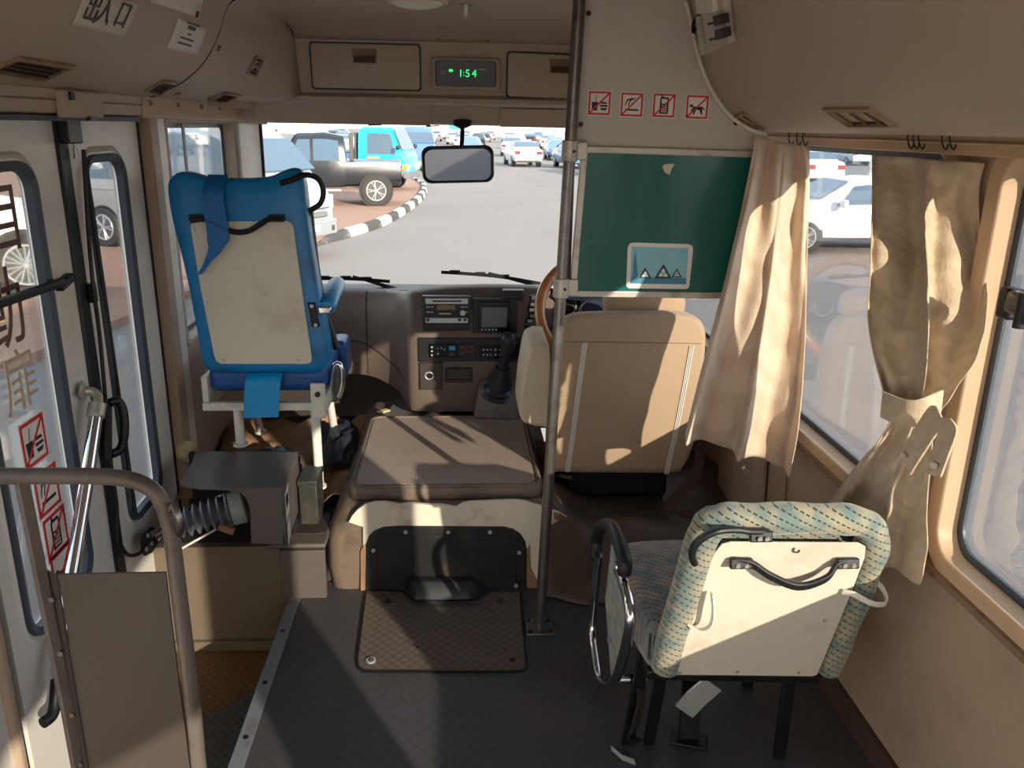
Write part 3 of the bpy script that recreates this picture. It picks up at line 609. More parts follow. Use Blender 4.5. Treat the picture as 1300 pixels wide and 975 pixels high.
m = MB(); m.loft([[c2+(p-c2)*k+V((0, d_, 0)) for p in o2] for k, d_ in ((.88, -.045), (.97, -.035), (1, 0), (.97, .04), (.85, .055))]); m.build('headrest', 'seat_tan', ds, smooth=60)
m = MB(); m.prism([(.32, 2.66, .36), (.78, 2.66, .36), (.79, 3.05, .40), (.31, 3.05, .40)], (0, 0, .12)); m.build('cushion', 'seat_tan', ds, bevel=.03, seg=4)
m = MB(); m.bb(.38, .74, 2.68, 3.0, .19, .36); m.build('pedestal', 'black', ds, bevel=.01)
ar = [(672, 441), (683, 436), (697, 437), (699, 480), (697, 542), (680, 541), (664, 536), (659, 525), (662, 490), (668, 455)]
o3 = [aY(a, b, 2.72) for a, b in ar]; c3 = sum(o3, V())/len(o3)
m = MB(); m.loft([[c3+(p-c3)*.93+V((0, -.02, 0)) for p in o3], o3, [p+V((0, .22, .01)) for p in o3], [c3+(p-c3)*.93+V((0, .25, .01)) for p in o3]]); m.build('armrest', 'cream_fabric', ds, bevel=.008, seg=3, label='upturned cream fabric armrest on the left side')
m = MB(); m.tube([aY(700, 608, 2.66), aY(712, 604, 2.62), aY(725, 607, 2.62)], .008, 8); m.build('recline_lever', 'steel', ds)
# belt of the driver
db = [aY(889, 575, 2.68), aY(884, 600, 2.60), aY(868, 622, 2.55), aY(852, 640, 2.50), aY(858, 652, 2.48), aY(880, 653, 2.5), aY(895, 656, 2.55)]
m = MB(); m.strap(spl(db, 5), .045, .003, (.75, .1, -.6)); sb = m.build('seat_belt', 'belt_brown'); tag(sb, 'slack brown seat belt hanging beside the driver seat', 'seat belt')
# side box panel below the quarter window
m = MB(); m.prism([(1.005, 2.40, .12), (.965, 2.42, .12), (.965, 2.80, .12), (1.005, 2.80, .12)], (-.02, 0, .40)); pb = m.build('belt_box', 'wall_tan', bevel=.015); tag(pb, 'tan plastic belt housing on the right wall beside driver seat', 'housing')
a = aY(946, 597, 2.41); m = MB(); m.cyl(a+V((0, .01, 0)), a+V((0, -.008, 0)), .011, 14); m.build('bolt', 'silver', pb)
# ================================================================ MIRROR, WIPERS
mr = E('interior_mirror', 'wide black rear view mirror hanging from the windscreen top', 'mirror', (.01, 3.45, 1.46))
mc = (aY(535, 183, 3.3)+aY(627, 234, 3.3))/2
rot = Matrix.Rotation(math.radians(-2), 3, 'Y') @ Matrix.Rotation(math.radians(8), 3, 'X')
def mp(x, z, d): return mc+rot @ V((x, d, z))
o_ = rrect(.278, .142, .035, 6)
m = MB(); m.loft([[mp(x*.97, z*.95, -.008) for x, z in o_], [mp(x, z, 0) for x, z in o_], [mp(x*.93, z*.88, .03) for x, z in o_]]); m.build('housing', 'black', mr, smooth=60)
m = MB(); m.prism([mp(x*.905, z*.83, -.0086) for x, z in o_], V((0, -.001, 0))); m.build('glass', 'mirror', mr, smooth=0)
m = MB(); m.tube([mc+V((.01, .02, .03)), (.012, 3.33, 1.40), (.014, 3.40, 1.455)], .0085, 10); m.build('stem', 'black', mr)
m = MB(); m.tube([(.014, 3.41, 1.445), (.014, 3.415, 1.452), (.014, 3.42, 1.468)], [.02, .036, .038], 16, squash=(.6, 1)); m.build('mount', 'black', mr)
def wiper(pts, pivot, label):
    w = E('windscreen_wiper', label, 'wiper', pivot, 'windscreen wipers')
    m = MB(); m.tube(spl(pts, 4), .008, 6, squash=(1, .5)); m.build('blade', 'black', w)
    m = MB(); m.tube([V(pivot), (pts[1]+pts[2])/2+V((0, .02, .01))], [.012, .006], 8); m.build('arm', 'rubber', w)
    P_ = spl(pts, 4); m = MB()
    for k in (2, 5, 8): m.box(P_[min(k, len(P_)-1)]+V((0, .005, .008)), (.05, .012, .01))
    m.build('bracket', 'rubber', w)
wiper([aY(398, 354, 3.98), aY(430, 353.5, 3.98), aY(465, 355, 3.98), aY(495, 357.5, 3.98)], aY(520, 372, 3.96), 'black wiper blade lying left on the windscreen foot')
wiper([aY(560, 345.5, 3.98), aY(600, 348, 3.98), aY(640, 352, 3.98), aY(686, 360, 3.98)], aY(720, 372, 3.96), 'black wiper blade sloping down towards the driver side')
# ================================================================ OVERHEAD ITEMS
def cz(z): return 3.335+(1.745-z)*.135  # console face depth
def locker(x0, x1, z0, z1, hx, label, dz=0):
    lo = E('overhead_locker', label, 'locker', ((x0+x1)/2, 3.34, z0), 'overhead lockers')
    oy = min(console_y(x0), console_y(x1))
    def pt(x, z, d): return V((x, cz(z)-d+oy, z-dz*(x-x0)))
    ri = .012
    def lp(g, d): return [pt((x0+x1)/2+p[0], (z0+z1)/2+p[1], d) for p in rrect(x1-x0+g, z1-z0+g, .012, 3)]
    m = MB(); m.ringplate(lp(.012, .003), lp(-.002, .003), (0, .01, 0)); m.build('shadow_gap', 'black', lo, smooth=0)
    m = MB(); m.loft([lp(-.008, .009), lp(0, .006), lp(0, -.01)]); m.build('door', 'beige', lo, smooth=30)
    m = MB(); m.prism([pt(hx[0], z1-.016, .0095), pt(hx[1], z1-.016, .0095), pt(hx[1]-.002, z1-.066, .0095), pt(hx[0]+.002, z1-.066, .0095)], (0, -.002, 0)); hp_ = m.build('handle_recess', 'beige_dark', lo, smooth=0)
    m = MB(); m.prism([pt(hx[0]+.006, z1-.042, .012), pt(hx[1]-.006, z1-.042, .012), pt(hx[1]-.008, z1-.063, .014), pt(hx[0]+.008, z1-.063, .014)], (0, -.003, 0)); m.build('finger_pull', 'belt_brown', hp_, smooth=0)
locker(-.548, -.148, 1.577, 1.732, (-.396, -.305), 'closed overhead locker door left of the clock')
locker(.186, .60, 1.560, 1.715, (.343, .44), 'closed overhead locker door right of the clock', dz=.02)
ck = E('digital_clock', 'black overhead clock showing green digits above the windscreen', 'clock', (.025, 3.34, 1.585))
def cp(x, z, d): return V((x, cz(z)-d, z))
m = MB(); m.loft([[cp(.026+p[0]*k, 1.636+p[1]*k, dd) for p in rrect(.248, .108, .012, 3)] for k, dd in ((1.08, .0), (1.0, .016))]); m.build('bezel', 'beige', ck)
m = MB(); m.loft([[cp(.026+p[0]*k, 1.636+p[1]*k, dd) for p in rrect(.228, .090, .008, 3)] for k, dd in ((1.0, .0), (1.0, .026), (.97, .03))]); m.build('case', 'black_gloss', ck)
cu_, cv_ = V((1, 0, -.02)), V((0, -.13, 1))
text('1', .038, cp(.007, 1.636, .0305), cu_, cv_, 'led', 'digit', ck); text(':', .03, cp(.0185, 1.638, .0305), cu_, cv_, 'led', 'digit', ck)
text('5', .038, cp(.033, 1.636, .0305), cu_, cv_, 'led', 'digit', ck); text('4', .038, cp(.058, 1.636, .0305), cu_, cv_, 'led', 'digit', ck)
m = MB(); m.box(cp(-.030, 1.646, .031), (.014, .002, .009)); m.build('indicator', 'led', ck)
m = MB(); m.box(cp(-.058, 1.634, .031), (.018, .001, .002)); m.box(cp(-.058, 1.641, .031), (.012, .001, .002)); m.build('symbol', 'key_grey', ck, smooth=0)
m = MB(); m.box(cp(.090, 1.652, .031), (.026, .001, .0035)); m.build('lettering', 'key_grey', ck, smooth=0)
for x0, x1, lb, z1 in ((-.80, -.115, 'folded beige sun visor over the left windscreen half', 1.532), (.166, .86, 'folded beige sun visor over the driver side windscreen', 1.522)):
    sv_ = E('sun_visor', lb, 'sun visor', ((x0+x1)/2, 3.46, 1.5), 'sun visors')
    dz_ = 0 if x0 < 0 else -.006
    P_ = [(x0, z1), (x1, z1+dz_), (x1-.004, 1.452+dz_), (x1-.03, 1.445+dz_), (x0+.03, 1.447 if x0 < 0 else 1.447), (x0+.004, 1.458)]
    def yy(x): return 3.48+console_y(x)*1.1
    m = MB(); n_ = 12; rings = []
    for i in range(n_+1):
        x = x0+(x1-x0)*i/n_; e = .012 if 0 < i < n_ else .006
        rings.append([V((x, yy(x)-.0, z1)), V((x, yy(x)-e, z1-.006)), V((x, yy(x)+.02-e, 1.46)), V((x, yy(x)+.026, 1.447)), V((x, yy(x)+.036, 1.455)), V((x, yy(x)+.016, z1))])
    m.loft(rings); m.build('panel', 'beige', sv_, smooth=50)
    if x0 < 0:
        for x in (-.36, -.13):
            m = MB(); m.tube([(x, yy(x)+.01, 1.45), (x, yy(x)+.008, 1.445), (x+.05, yy(x)+.008, 1.447)], .003, 6); m.build('clip', 'black', sv_)
# centre of the overhead panel between the visors
m = MB(); m.prism([(-.112, 3.475, 1.53), (.163, 3.475, 1.52), (.160, 3.505, 1.452), (-.108, 3.505, 1.457)], (0, .03, 0)); m.prism([(-.72, 3.42, 1.545), (.72, 3.42, 1.535), (.72, 3.45, 1.525), (-.72, 3.45, 1.53)], (0, .02, 0)); struct(m.build('trim_windscreen_top', 'beige', bevel=.004))
cl = E('ceiling_lamp', 'round ceiling lamp with amber rim at top of the cab roof', 'lamp', (-.118, 2.60, 1.795))
m = MB(); m.cyl((-.118, 2.60, 1.797), (-.118, 2.60, 1.782), .092, 32, .086); m.build('rim', 'knob_cream', cl, bevel=.004)
m = MB(); m.tube([(-.118, 2.60, 1.783), (-.118, 2.60, 1.775), (-.118, 2.60, 1.768)], [.075, .062, .03], 28); m.build('lens', 'lamp_white', cl, smooth=70)
a0 = aY(592, 0, 2.72); a1 = aY(591, 26, 2.72)
m = MB(); m.tube([V((a0.x, 2.72, 1.797)), (a0.x, 2.72, a1.z+.02), (a0.x, 2.72, a1.z+.004), (a0.x, 2.72, a1.z)], [.017, .016, .012, .004], 14, squash=(1, .7)); hk = m.build('ceiling_hook', 'alu', smooth=70); tag(hk, 'slim pale grab stub hanging down from the cab roof', 'hook')
for px, py in ((557, 54), (619, 58)):
    a = aY(px, py, 3.29); m = MB(); m.cyl(V((a.x, 3.30, 1.757)), V((a.x, 3.288, 1.75)), .006, 8); o_ = m.build('screw', 'beige_dark'); tag(o_, 'small screw head in the roof above the clock', 'screw', 'screws above the clock')
def vent(c, u, v, w, h, label, n=6, name='ceiling_vent'):
    c, u, v = V(c), V(u).normalized(), V(v); v = (v-u*v.dot(u)).normalized(); nn = u.cross(v)
    t = E(name, label, 'vent', c, 'air vents in the roof coves')
    def q(a, b, d): return c+u*a+v*b+nn*d
    m = MB(); m.ringplate([q(a, b, .004) for a, b in rrect(w, h, .008, 2)], [q(a, b, .006) for a, b in rrect(w-.024, h-.024, .004, 2)], -nn*.008); m.build('frame', 'vent', t)
    m = MB(); m.prism([q(a, b, .0005) for a, b in rrect(w-.02, h-.02, .004, 2)], -nn*.003); m.build('opening', 'vent_dark', t, smooth=0)
    m = MB()
    for k in range(n):
        x = -(w-.03)/2+(w-.03)*(k+.5)/n
        m.prism([q(x-.002, -h/2+.012, .001), q(x+.004, -h/2+.012, .005), q(x+.004, h/2-.012, .005), q(x-.002, h/2-.012, .001)], u*.0015)
    m.build('louvres', 'vent', t, smooth=0)
# ================================================================ PROHIBITION SIGN STICKERS
def sticker(kind, label, c, u, v, size, group, name='warning_sticker'):
    c, u, v = V(c), V(u).normalized(), V(v); v = (v-u*v.dot(u)).normalized(); n = u.cross(v)
    s = E(name, label, 'sticker', c, group); S = size
    def q(a, b, d): return c+u*a*S+v*b*S+n*d
    def poly(P, d, mat, nm, par=s): m = MB(); m.prism([q(a, b, d) for a, b in P], -n*.0004); return m.build(nm, mat, par, smooth=0)
    sq = lambda h: [(-h, -h), (h, -h), (h, h), (-h, h)]
    poly(sq(.54), .0008, 'sign_white', 'backing')
    m = MB(); m.ringplate([q(a, b, .0013) for a, b in sq(.5)], [q(a, b, .0013) for a, b in sq(.42)], -n*.0005); m.build('red_border', 'sign_red', s, smooth=0)
    m = MB()
    def pz(P, d=.0012): m.prism([q(a, b, d) for a, b in P], -n*.0004)
    if kind == 'food':
        pz([(-.36, .05), (-.06, .05), (-.1, -.32), (-.32, -.32)]); pz([(-.2, .06), (-.17, .06), (-.12, .34), (-.15, .34)])
        pz([(.04, -.02), (.1, .06), (.3, .06), (.36, -.02)]); pz([(.03, -.15), (.37, -.15), (.37, -.07), (.03, -.07)]); pz([(.04, -.2), (.36, -.2), (.3, -.3), (.1, -.3)])
    elif kind == 'smoke':
        pz([(-.3, -.26), (.32, -.26), (.32, -.18), (-.3, -.18)])
        for o in (0, .14): pz([(-.32+o, -.06), (-.28+o, -.06), (-.2+o, .16), (.02+o, .26), (.02+o, .31), (-.24+o, .22)])
    elif kind == 'phone':
        pz([(-.2, -.36), (.16, -.36), (.2, -.3), (.2, .3), (.15, .36), (-.13, .36), (-.2, .3)]); pz([(-.16, .34), (-.08, .34), (-.08, .44), (-.16, .44)])
    elif kind == 'dog':
        pz([(-.16, .02), (.24, .02), (.36, -.1), (.34, -.14), (.24, -.06), (.26, -.32), (.2, -.32), (.12, -.12), (-.04, -.12), (-.12, -.32), (-.18, -.32), (-.14, -.1), (-.26, -.2), (-.3, -.18)])
        pz([(-.38, .04), (-.3, .12), (-.2, .08), (-.16, .0), (-.26, -.02)]); 
    m.build('pictogram', 'sign_black', s, smooth=0)
    if kind == 'phone':
        poly([(-.13, .08), (.13, .08), (.13, .28), (-.13, .28)], .0016, 'sign_white', 'phone_screen')
        m = MB()
        for i in range(3):
            for j in range(4): m.prism([q(-.12+i*.09+a, -.3+j*.09+b, .0016) for a, b in ((0, 0), (.06, 0), (.06, .055), (0, .055))], -n*.0004)
        m.build('keypad', 'sign_white', s, smooth=0)
    poly([(-.45, -.5), (-.5, -.5), (-.5, -.45), (.45, .5), (.5, .5), (.5, .45)], .0018, 'sign_red', 'red_slash')
    return s
# ================================================================ FOLDING DOOR
def leaf(name, ya, yb, wy0, wy1, wz0, wz1, label_gasket=True, x=-.955, zb=-.185, zt=1.45):
    d = bpy.data.objects.new(name, None); COL.objects.link(d); d.location = (x, (ya+yb)/2, zb); d['kind'] = 'structure'
    cy, cz_ = (wy0+wy1)/2, (wz0+wz1)/2; w, h = wy1-wy0, wz1-wz0
    n = 7
    def loop(w_, h_, r_, dx): return [V((x+dx, cy+a, cz_+b)) for a, b in rrect(w_, h_, r_, n)]
    # outer outline with equal point count, mapped corner to corner
    k = n+1; outer = []
    for ci, (Y, Z) in enumerate(((yb, zt), (ya, zt), (ya, zb), (yb, zb))):
        for j in range(k):
            t = j/(k-1); a = loop(w, h, .06, 0)[ci*k+j]
            outer.append(V((x, Y, Z)))
    # spread duplicates a little so faces stay valid
    for ci in range(4):
        for j in range(k):
            i = ci*k+j; c0 = outer[i]; e = (j-(k-1)/2)*.004
            if ci in (0, 2): outer[i] = c0+(V((0, min(0, -abs(e)*0), 0)))
    inner = loop(w+.03, h+.03, .065, 0)
    m = MB(); m.ringplate(outer, inner, (-.03, 0, 0)); m.build('door_panel', 'door_white', d, smooth=0)
    m = MB(); m.loft([loop(w+.075, h+.075, .09, .0), loop(w+.06, h+.06, .085, .006), loop(w+.045, h+.045, .075, .0)], True, False); m.build('pressed_ridge', 'door_white', d, smooth=60)
    m = MB(); m.loft([loop(w+.034, h+.034, .066, .002), loop(w+.028, h+.028, .063, .012), loop(w-.006, h-.006, .05, .006), loop(w-.012, h-.012, .045, -.012), loop(w+.034, h+.034, .066, -.012)], True, False, True); m.build('window_gasket', 'rubber_grey', d, smooth=60)
    m = MB(); m.prism(loop(w, h, .05, -.016), (-.003, 0, 0)); m.build('window_pane', 'glass', d, smooth=0)
    return d
fl_ = leaf('door_1', 2.195, 2.63, 2.245, 2.475, .335, 1.345)
rl_ = leaf('door_2', 1.58, 2.10, 1.66, 1.955, .34, 1.345)
m = MB(); m.bb(-.975, -.948, 2.10, 2.16, -.185, 1.45); m.build('rubber_edge', 'rubber', rl_, bevel=.006)
m = MB(); m.bb(-.975, -.952, 2.16, 2.20, -.185, 1.45); m.build('edge_strip', 'door_white', fl_, bevel=.003)
m = MB(); m.tube([(-.943, 2.225, 1.33), (-.943, 2.23, 1.2), (-.943, 2.245, .6), (-.943, 2.25, .35)], .006, 8); m.build('rubber_cord', 'rubber', fl_)
sb_ = E('door_switch_box', 'black box at the top of the folding door between the leaves', 'switch box', (-.94, 2.20, 1.37))
p0, p1 = aX(81, 148, -.93), aX(104, 182, -.93)
m = MB(); m.bb(-.95, -.925, p0.y, p1.y, p1.z, p0.z+.01); m.build('box', 'black', sb_, bevel=.004)
m = MB(); m.tube([(-.935, (p0.y+p1.y)/2+.01, p1.z), (-.935, (p0.y+p1.y)/2+.012, p1.z-.035)], [.004, .008], 8); m.build('plug', 'silver', sb_)
# door bar
db_ = E('door_guard_bar', 'black diagonal guard bar across the rear door window', 'bar', (-.93, 1.9, 1.0))
pts = [aX(-60, 408, -.925), aX(0, 385, -.925), aX(68, 362, -.925), aX(78, 358, -.935)]
m = MB(); m.tube(pts, .011, 8); m.build('bar', 'black', db_)
a = aX(82, 358, -.945); m = MB(); m.box(a, (.02, .07, .022), Matrix.Rotation(.2, 3, 'X')); m.build('end_bracket', 'black', db_, bevel=.004)
# vertical lettering on the rear leaf glass
for ch, (px, py), mt, sz in (('自', (2, 280), 'ink_brown', .175), ('動', (4, 400), 'ink_brown', .185), ('扉', (27, 488), 'ink_tan', .15)):
    a = aX(px, py, -.962)
    t_ = E('window_lettering', {'自': 'uppermost brown character on the door glass above the guard bar', '動': 'brown character on the door glass at the guard bar', '扉': 'pale tan character on the door glass above the red stickers'}[ch], 'lettering', a, 'characters on the door glass')
    text(ch, sz, a, (0, 1, 0), (0, 0, 1), mt, 'character', t_, .0008)
for k_, (px, py), lb in (('food', (43, 560), 'red bordered no food or drink sticker on the door glass'), ('smoke', (60, 622), 'red bordered no smoking sticker on the door glass behind the rail'), ('phone', (71, 676), 'red bordered no phones sticker on the door glass'), ('dog', (80, 722), 'red bordered no pets sticker lowest on the door glass')):
    a = aX(px, py, -.964); sticker(k_, lb, a, (0, 1, 0), (0, 0, 1), .105, 'stickers on the door glass')
# chrome door arm
pa = [aX(105, 497, -.945), aX(116, 497, -.93), aX(124, 503, -.915), aX(124, 514, -.91)]
ar_ = E('support_tube', 'shiny chrome support tube leaning across the folding door', 'tube', aX(70, 870, -.90))
m = MB(); m.tube([aX(123, 520, -.91), aX(110, 610, -.91), aX(92, 725, -.91), aX(72, 860, -.91)], .0165, 14); m.build('tube', 'chrome', ar_)
m = MB(); m.tube(spl(pa, 4), .012, 10); m.build('elbow', 'alu', ar_)
m = MB(); m.tube([aX(124, 512, -.91), aX(121, 530, -.91)], .0215, 14); m.build('collar', 'alu', ar_, bevel=.003)
a = aX(104, 496, -.945); m = MB(); m.prism([a+V((0, y, z)) for y, z in ((-.03, 0), (0, .028), (.03, 0), (0, -.028))], (.006, 0, 0)); m.build('foot_plate', 'alu', ar_, bevel=.003)
m = MB(); m.tube(spl([aX(72, 862, -.91), aX(70, 890, -.91), aX(66, 908, -.91), aX(54, 918, -.92)], 4), .013, 10); m.build('lower_hook', 'black', ar_)
# black pull handle
hd_ = E('door_pull_handle', 'black plastic pull handle on the front door leaf', 'handle', aX(148, 570, -.93))
m = MB(); m.tube(spl([aX(138, 512, -.93), aX(150, 509, -.915), aX(157, 525, -.905), aX(158, 550, -.905), aX(153, 570, -.915), aX(140, 577, -.93)], 4), [.012]*21, 10); m.build('grip', 'black', hd_, smooth=70)
m = MB(); m.tube([aX(136, 508, -.936), aX(136, 545, -.936), aX(136, 582, -.936)], .013, 8, squash=(1, 1)); m.build('base', 'black', hd_)
cbl = MB(); cbl.tube(spl([aX(106, 190, -.935), aX(112, 290, -.935), aX(118, 360, -.93), aX(128, 440, -.935), aX(140, 580, -.93), aX(148, 640, -.93), aX(150, 682, -.93), aX(162, 704, -.93), aX(178, 702, -.92), aX(186, 690, -.915)], 5), .0055, 8); o_ = cbl.build('door_cable', 'black'); tag(o_, 'black cable running down the front door leaf to the bracket', 'cable')
a = aX(118, 372, -.94); m = MB(); m.box(a, (.016, .02, .05)); o_ = m.build('cable_clip', 'black', bevel=.003); tag(o_, 'small black clip holding the cable halfway up the door', 'clip')
br = E('door_link_bracket', 'dark perforated link bracket at the lower corner of door window', 'bracket', aX(188, 685, -.92))
m = MB(); m.prism([aX(a, b, -.925) for a, b in ((180, 676), (190, 668), (197, 672), (198, 690), (190, 702), (182, 706), (178, 695))], (.008, 0, 0)); m.build('plate', 'black', br, bevel=.002)
for px, py in ((187, 680), (192, 690), (185, 697)):
    a = aX(px, py, -.912); m = MB(); m.cyl(a, a+V((.004, 0, 0)), .006, 10); m.build('bolt', 'silver', br)
m = MB(); m.tube([aX(190, 680, -.91), aX(215, 664, -.88)], .008, 8); m.build('link', 'steel', br)
# ================================================================ GUARD RAIL BY THE STEP
gr_ = E('guard_rail', 'bent grey tube guard rail with dark sheet panel beside the step well', 'guard rail', (-.56, 1.2, -.19))
m = MB(); m.tube([(-.96, 1.2, .932), (-.80, 1.2, .932)]+spl([(-.56, 1.2, .930), (-.50, 1.2, .922), (-.465, 1.2, .895), (-.452, 1.2, .84)], 6)+[V((-.450, 1.2, .5)), V((-.452, 1.2, .395)), V((-.452, 1.2, .002))], .0128, 16); m.build('top_tube', 'rail_grey', gr_, smooth=60)
m = MB(); m.tube([(-.665, 1.2, .925), (-.655, 1.2, .5), (-.65, 1.2, -.19)], .0125, 4); m.build('flat_post', 'rail_grey', gr_, bevel=.002)
m = MB(); m.bb(-.632, -.466, 1.195, 1.199, -.15, .765); m.build('sheet_panel', 'panel_brown', gr_, bevel=.001)
m = MB(); m.prism([(-.632, 1.195, -.15), (-.655, 1.21, -.15), (-.655, 1.21, .765), (-.632, 1.195, .765)], (-.002, -.003, 0)); m.build('side_flange', 'panel_brown', gr_)
for z in (.72, .62, .50, .40): 
    m = MB(); m.cyl((-.648, 1.20, z), (-.648, 1.193, z), .005, 8); m.build('rivet', 'rail_grey', gr_)
m = MB(); m.tube(spl([(-.452, 1.2, .865), (-.44, 1.19, .885), (-.43, 1.18, .86), (-.44, 1.2, .83)], 3), .006, 8); m.build('weld_eye', 'steel', gr_)
# ================================================================ DOOR ENGINE BOX, BELLOWS, ROD, KNOB
bx = E('door_motor_cover', 'folded grey sheet metal cover with rounded cutout beside the step', 'cover', (-.68, 2.42, .19))
tp = [aZ(a, b, .42) for a, b in ((249, 574), (378, 575), (359, 620), (330, 621), (300, 622), (275, 622), (255, 622), (240, 620), (231, 616), (229, 611), (236, 602), (243, 590))]
m = MB(); m.prism(tp, (0, 0, .003)); m.build('top_plate', 'box_metal', bx, smooth=0)
YB = tp[2].y
fp_ = [(aY(a, b, YB).x, min(.42, aY(a, b, YB).z)) for a, b in ((359, 618), (359, 691), (319, 690), (318, 660), (317, 645), (314, 635), (308, 628), (300, 624), (275, 622), (262, 618))]
m = MB(); m.prism([(x, YB, z) for x, z in fp_], (0, .003, 0)); m.build('front_plate', 'box_metal', bx, smooth=0)
so_ = V((tp[2].x+.001, YB, 0)); u_ = V((tp[1].x-tp[2].x, tp[1].y-YB, 0)).normalized(); zb_ = fp_[1][1]
m = MB(); m.prism([V((tp[2].x, YB, zb_)), V((tp[1].x, tp[1].y, zb_)), V((tp[1].x, tp[1].y, .42)), V((tp[2].x, YB, .42))], (-.003, .001, 0)); m.build('side_plate', 'box_metal', bx, smooth=0)
m = MB(); m.prism([so_+u_*a+V((0, 0, z)) for a, z in ((.012, .30), (.07, .315), (.07, .405), (.012, .395))], (.001, -.0005, 0)); lb_ = m.build('label', 'paper_white', bx, smooth=0)
m = MB(); m.prism([so_+u_*a+V((.0012, 0, z)) for a, z in ((.022, .345), (.06, .350), (.06, .385), (.022, .38))], (.0006, -.0003, 0)); m.build('print_block', 'sign_black', lb_, smooth=0)
m = MB(); m.prism([so_+u_*a+V((.0012, 0, z)) for a, z in ((.012, .225), (.06, .245), (.06, .305), (.012, .29))], (.001, -.0005, 0)); m.build('lower_label', 'paper_white', bx, smooth=0)
m = MB(); m.bb(-.88, -.56, 2.555, 2.575, .178, .418); m.build('back_plate', 'black', bx)
# corrugated bellows
bl = E('air_bellows', 'grey corrugated rubber bellows with rusty clamp beside the step', 'bellows', (-.83, 2.33, .18))
A_, B_ = aY(216, 668, 2.33), aY(298, 645, 2.38)
pp, rr = [], []
for k in range(57):
    t = k/56; pp.append(A_+(B_-A_)*t); rr.append(.036+.010*math.sin(k*2*PI/7)+.008*t)
m = MB(); m.tube(pp, rr, 24); m.build('bellows_sleeve', 'hose', bl, smooth=70)
dr = (B_-A_).normalized()
m = MB(); m.tube([B_-dr*.015, B_-dr*.01, B_+dr*.028, B_+dr*.034], [.044, .052, .054, .046], 24); m.build('end_cap', 'cap_green', bl, smooth=50)
m = MB(); m.tube([B_+V((.053*math.cos(t*PI/10), .0, .053*math.sin(t*PI/10)))-dr*.012 for t in range(20)], .004, 6, closed=True); m.build('clamp_ring', 'steel', bl)
m = MB(); m.tube([A_, A_+V((-.08, -.02, -.045))], .016, 10); m.build('push_rod', 'steel', bl)
m = MB(); m.box(B_+V((-.015, -.05, -.045)), (.05, .02, .022), Matrix.Rotation(.4, 3, 'Y')); m.build('rusty_clip', 'rust', bl, bevel=.004)
m = MB(); m.tube([aY(226, 699, 2.30), aY(290, 663, 2.36)], .0045, 8); o_ = m.build('stay_rod', 'alu'); tag(o_, 'thin pale stay rod slanting below the grey bellows', 'rod')
a = aX(237, 572, -.925); kb = E('round_stop', 'round cream rubber door stop on the white pillar', 'door stop', a)
m = MB(); m.tube([a+V((-.016, .0, 0)), a+V((-.012, 0, 0)), a+V((.012, -.012, 0)), a+V((.018, -.015, 0))], [.034, .036, .036, .030], 20); m.build('rubber_pad', 'knob_cream', kb, smooth=50)
# dull green box behind the sheet cover
gb = E('relay_box', 'small dull green metal box beside the sheet cover', 'box', (-.51, 2.56, .19))
p0, p1 = aY(350, 628, 2.50), aY(381, 590, 2.50)
m = MB(); m.bb(-.520, -.460, 2.48, 2.60, .192, .335); m.build('case', 'dull_green', gb, bevel=.005); m = MB(); m.bb(-.523, -.457, 2.475, 2.605, .332, .352); m.build('lid', 'dull_green', gb, bevel=.004)
# crumpled dark mat on the passenger side footwell
g = []
for i in range(46):
    x = -.945+.575*i/45; r = []
    for j in range(54):
        y = 2.60+.84*j/53; n1 = noise.noise(V((x*6+3, y*5, 2.2))); n2 = noise.noise(V((x*13, y*12+5, 7.7)))
        edge = max(0, min(1, (x+.47)/.10)); z = .205+max(0, n1)*.10+n2*.030+.055*edge*(1-edge)*3
        r.append(V((x+.02*n2, y, max(.180, z))))
    g.append(r)
m = MB(); m.grid(g); hm = m.build('crumpled_mat', 'heap_brown', smooth=80, solid=.004); tag(hm, 'crumpled brown floor mat bunched around the blue seat legs', 'mat')
def heap(c, sx, sy, sz, seed, mat, label, rot=0):
    g = []; n = 26
    for i in range(n):
        r = []
        for j in range(n):
            u, v = (i/(n-1)-.5)*2, (j/(n-1)-.5)*2; rad_ = max(0, 1-(u*u+v*v)*.55)
            nz = noise.noise(V((u*2+seed, v*2, seed)))*.5+noise.noise(V((u*5, v*5+seed, 1)))*.25
            x = u*sx*(1+.15*nz); y = v*sy*(1+.2*nz); z = sz*(rad_**.8)*(.75+nz)
            r.append(V((c[0]+x*math.cos(rot)-y*math.sin(rot), c[1]+x*math.sin(rot)+y*math.cos(rot), c[2]+max(.0, z))))
        g.append(r)
    m = MB(); m.grid(g); o = m.build('folded_cloth', mat, smooth=80, solid=.004); tag(o, label, 'cloth', 'cloths on the footwell mat'); return o
heap((-.74, 2.78, .245), .17, .13, .10, 3.1, 'heap_dark', 'dark blue crumpled cloth lying behind the grey sheet cover', .3)
heap((-.47, 3.05, .235), .07, .22, .08, 8.2, 'heap_dark', 'dark crumpled cloth lying against the engine cover side', .1)
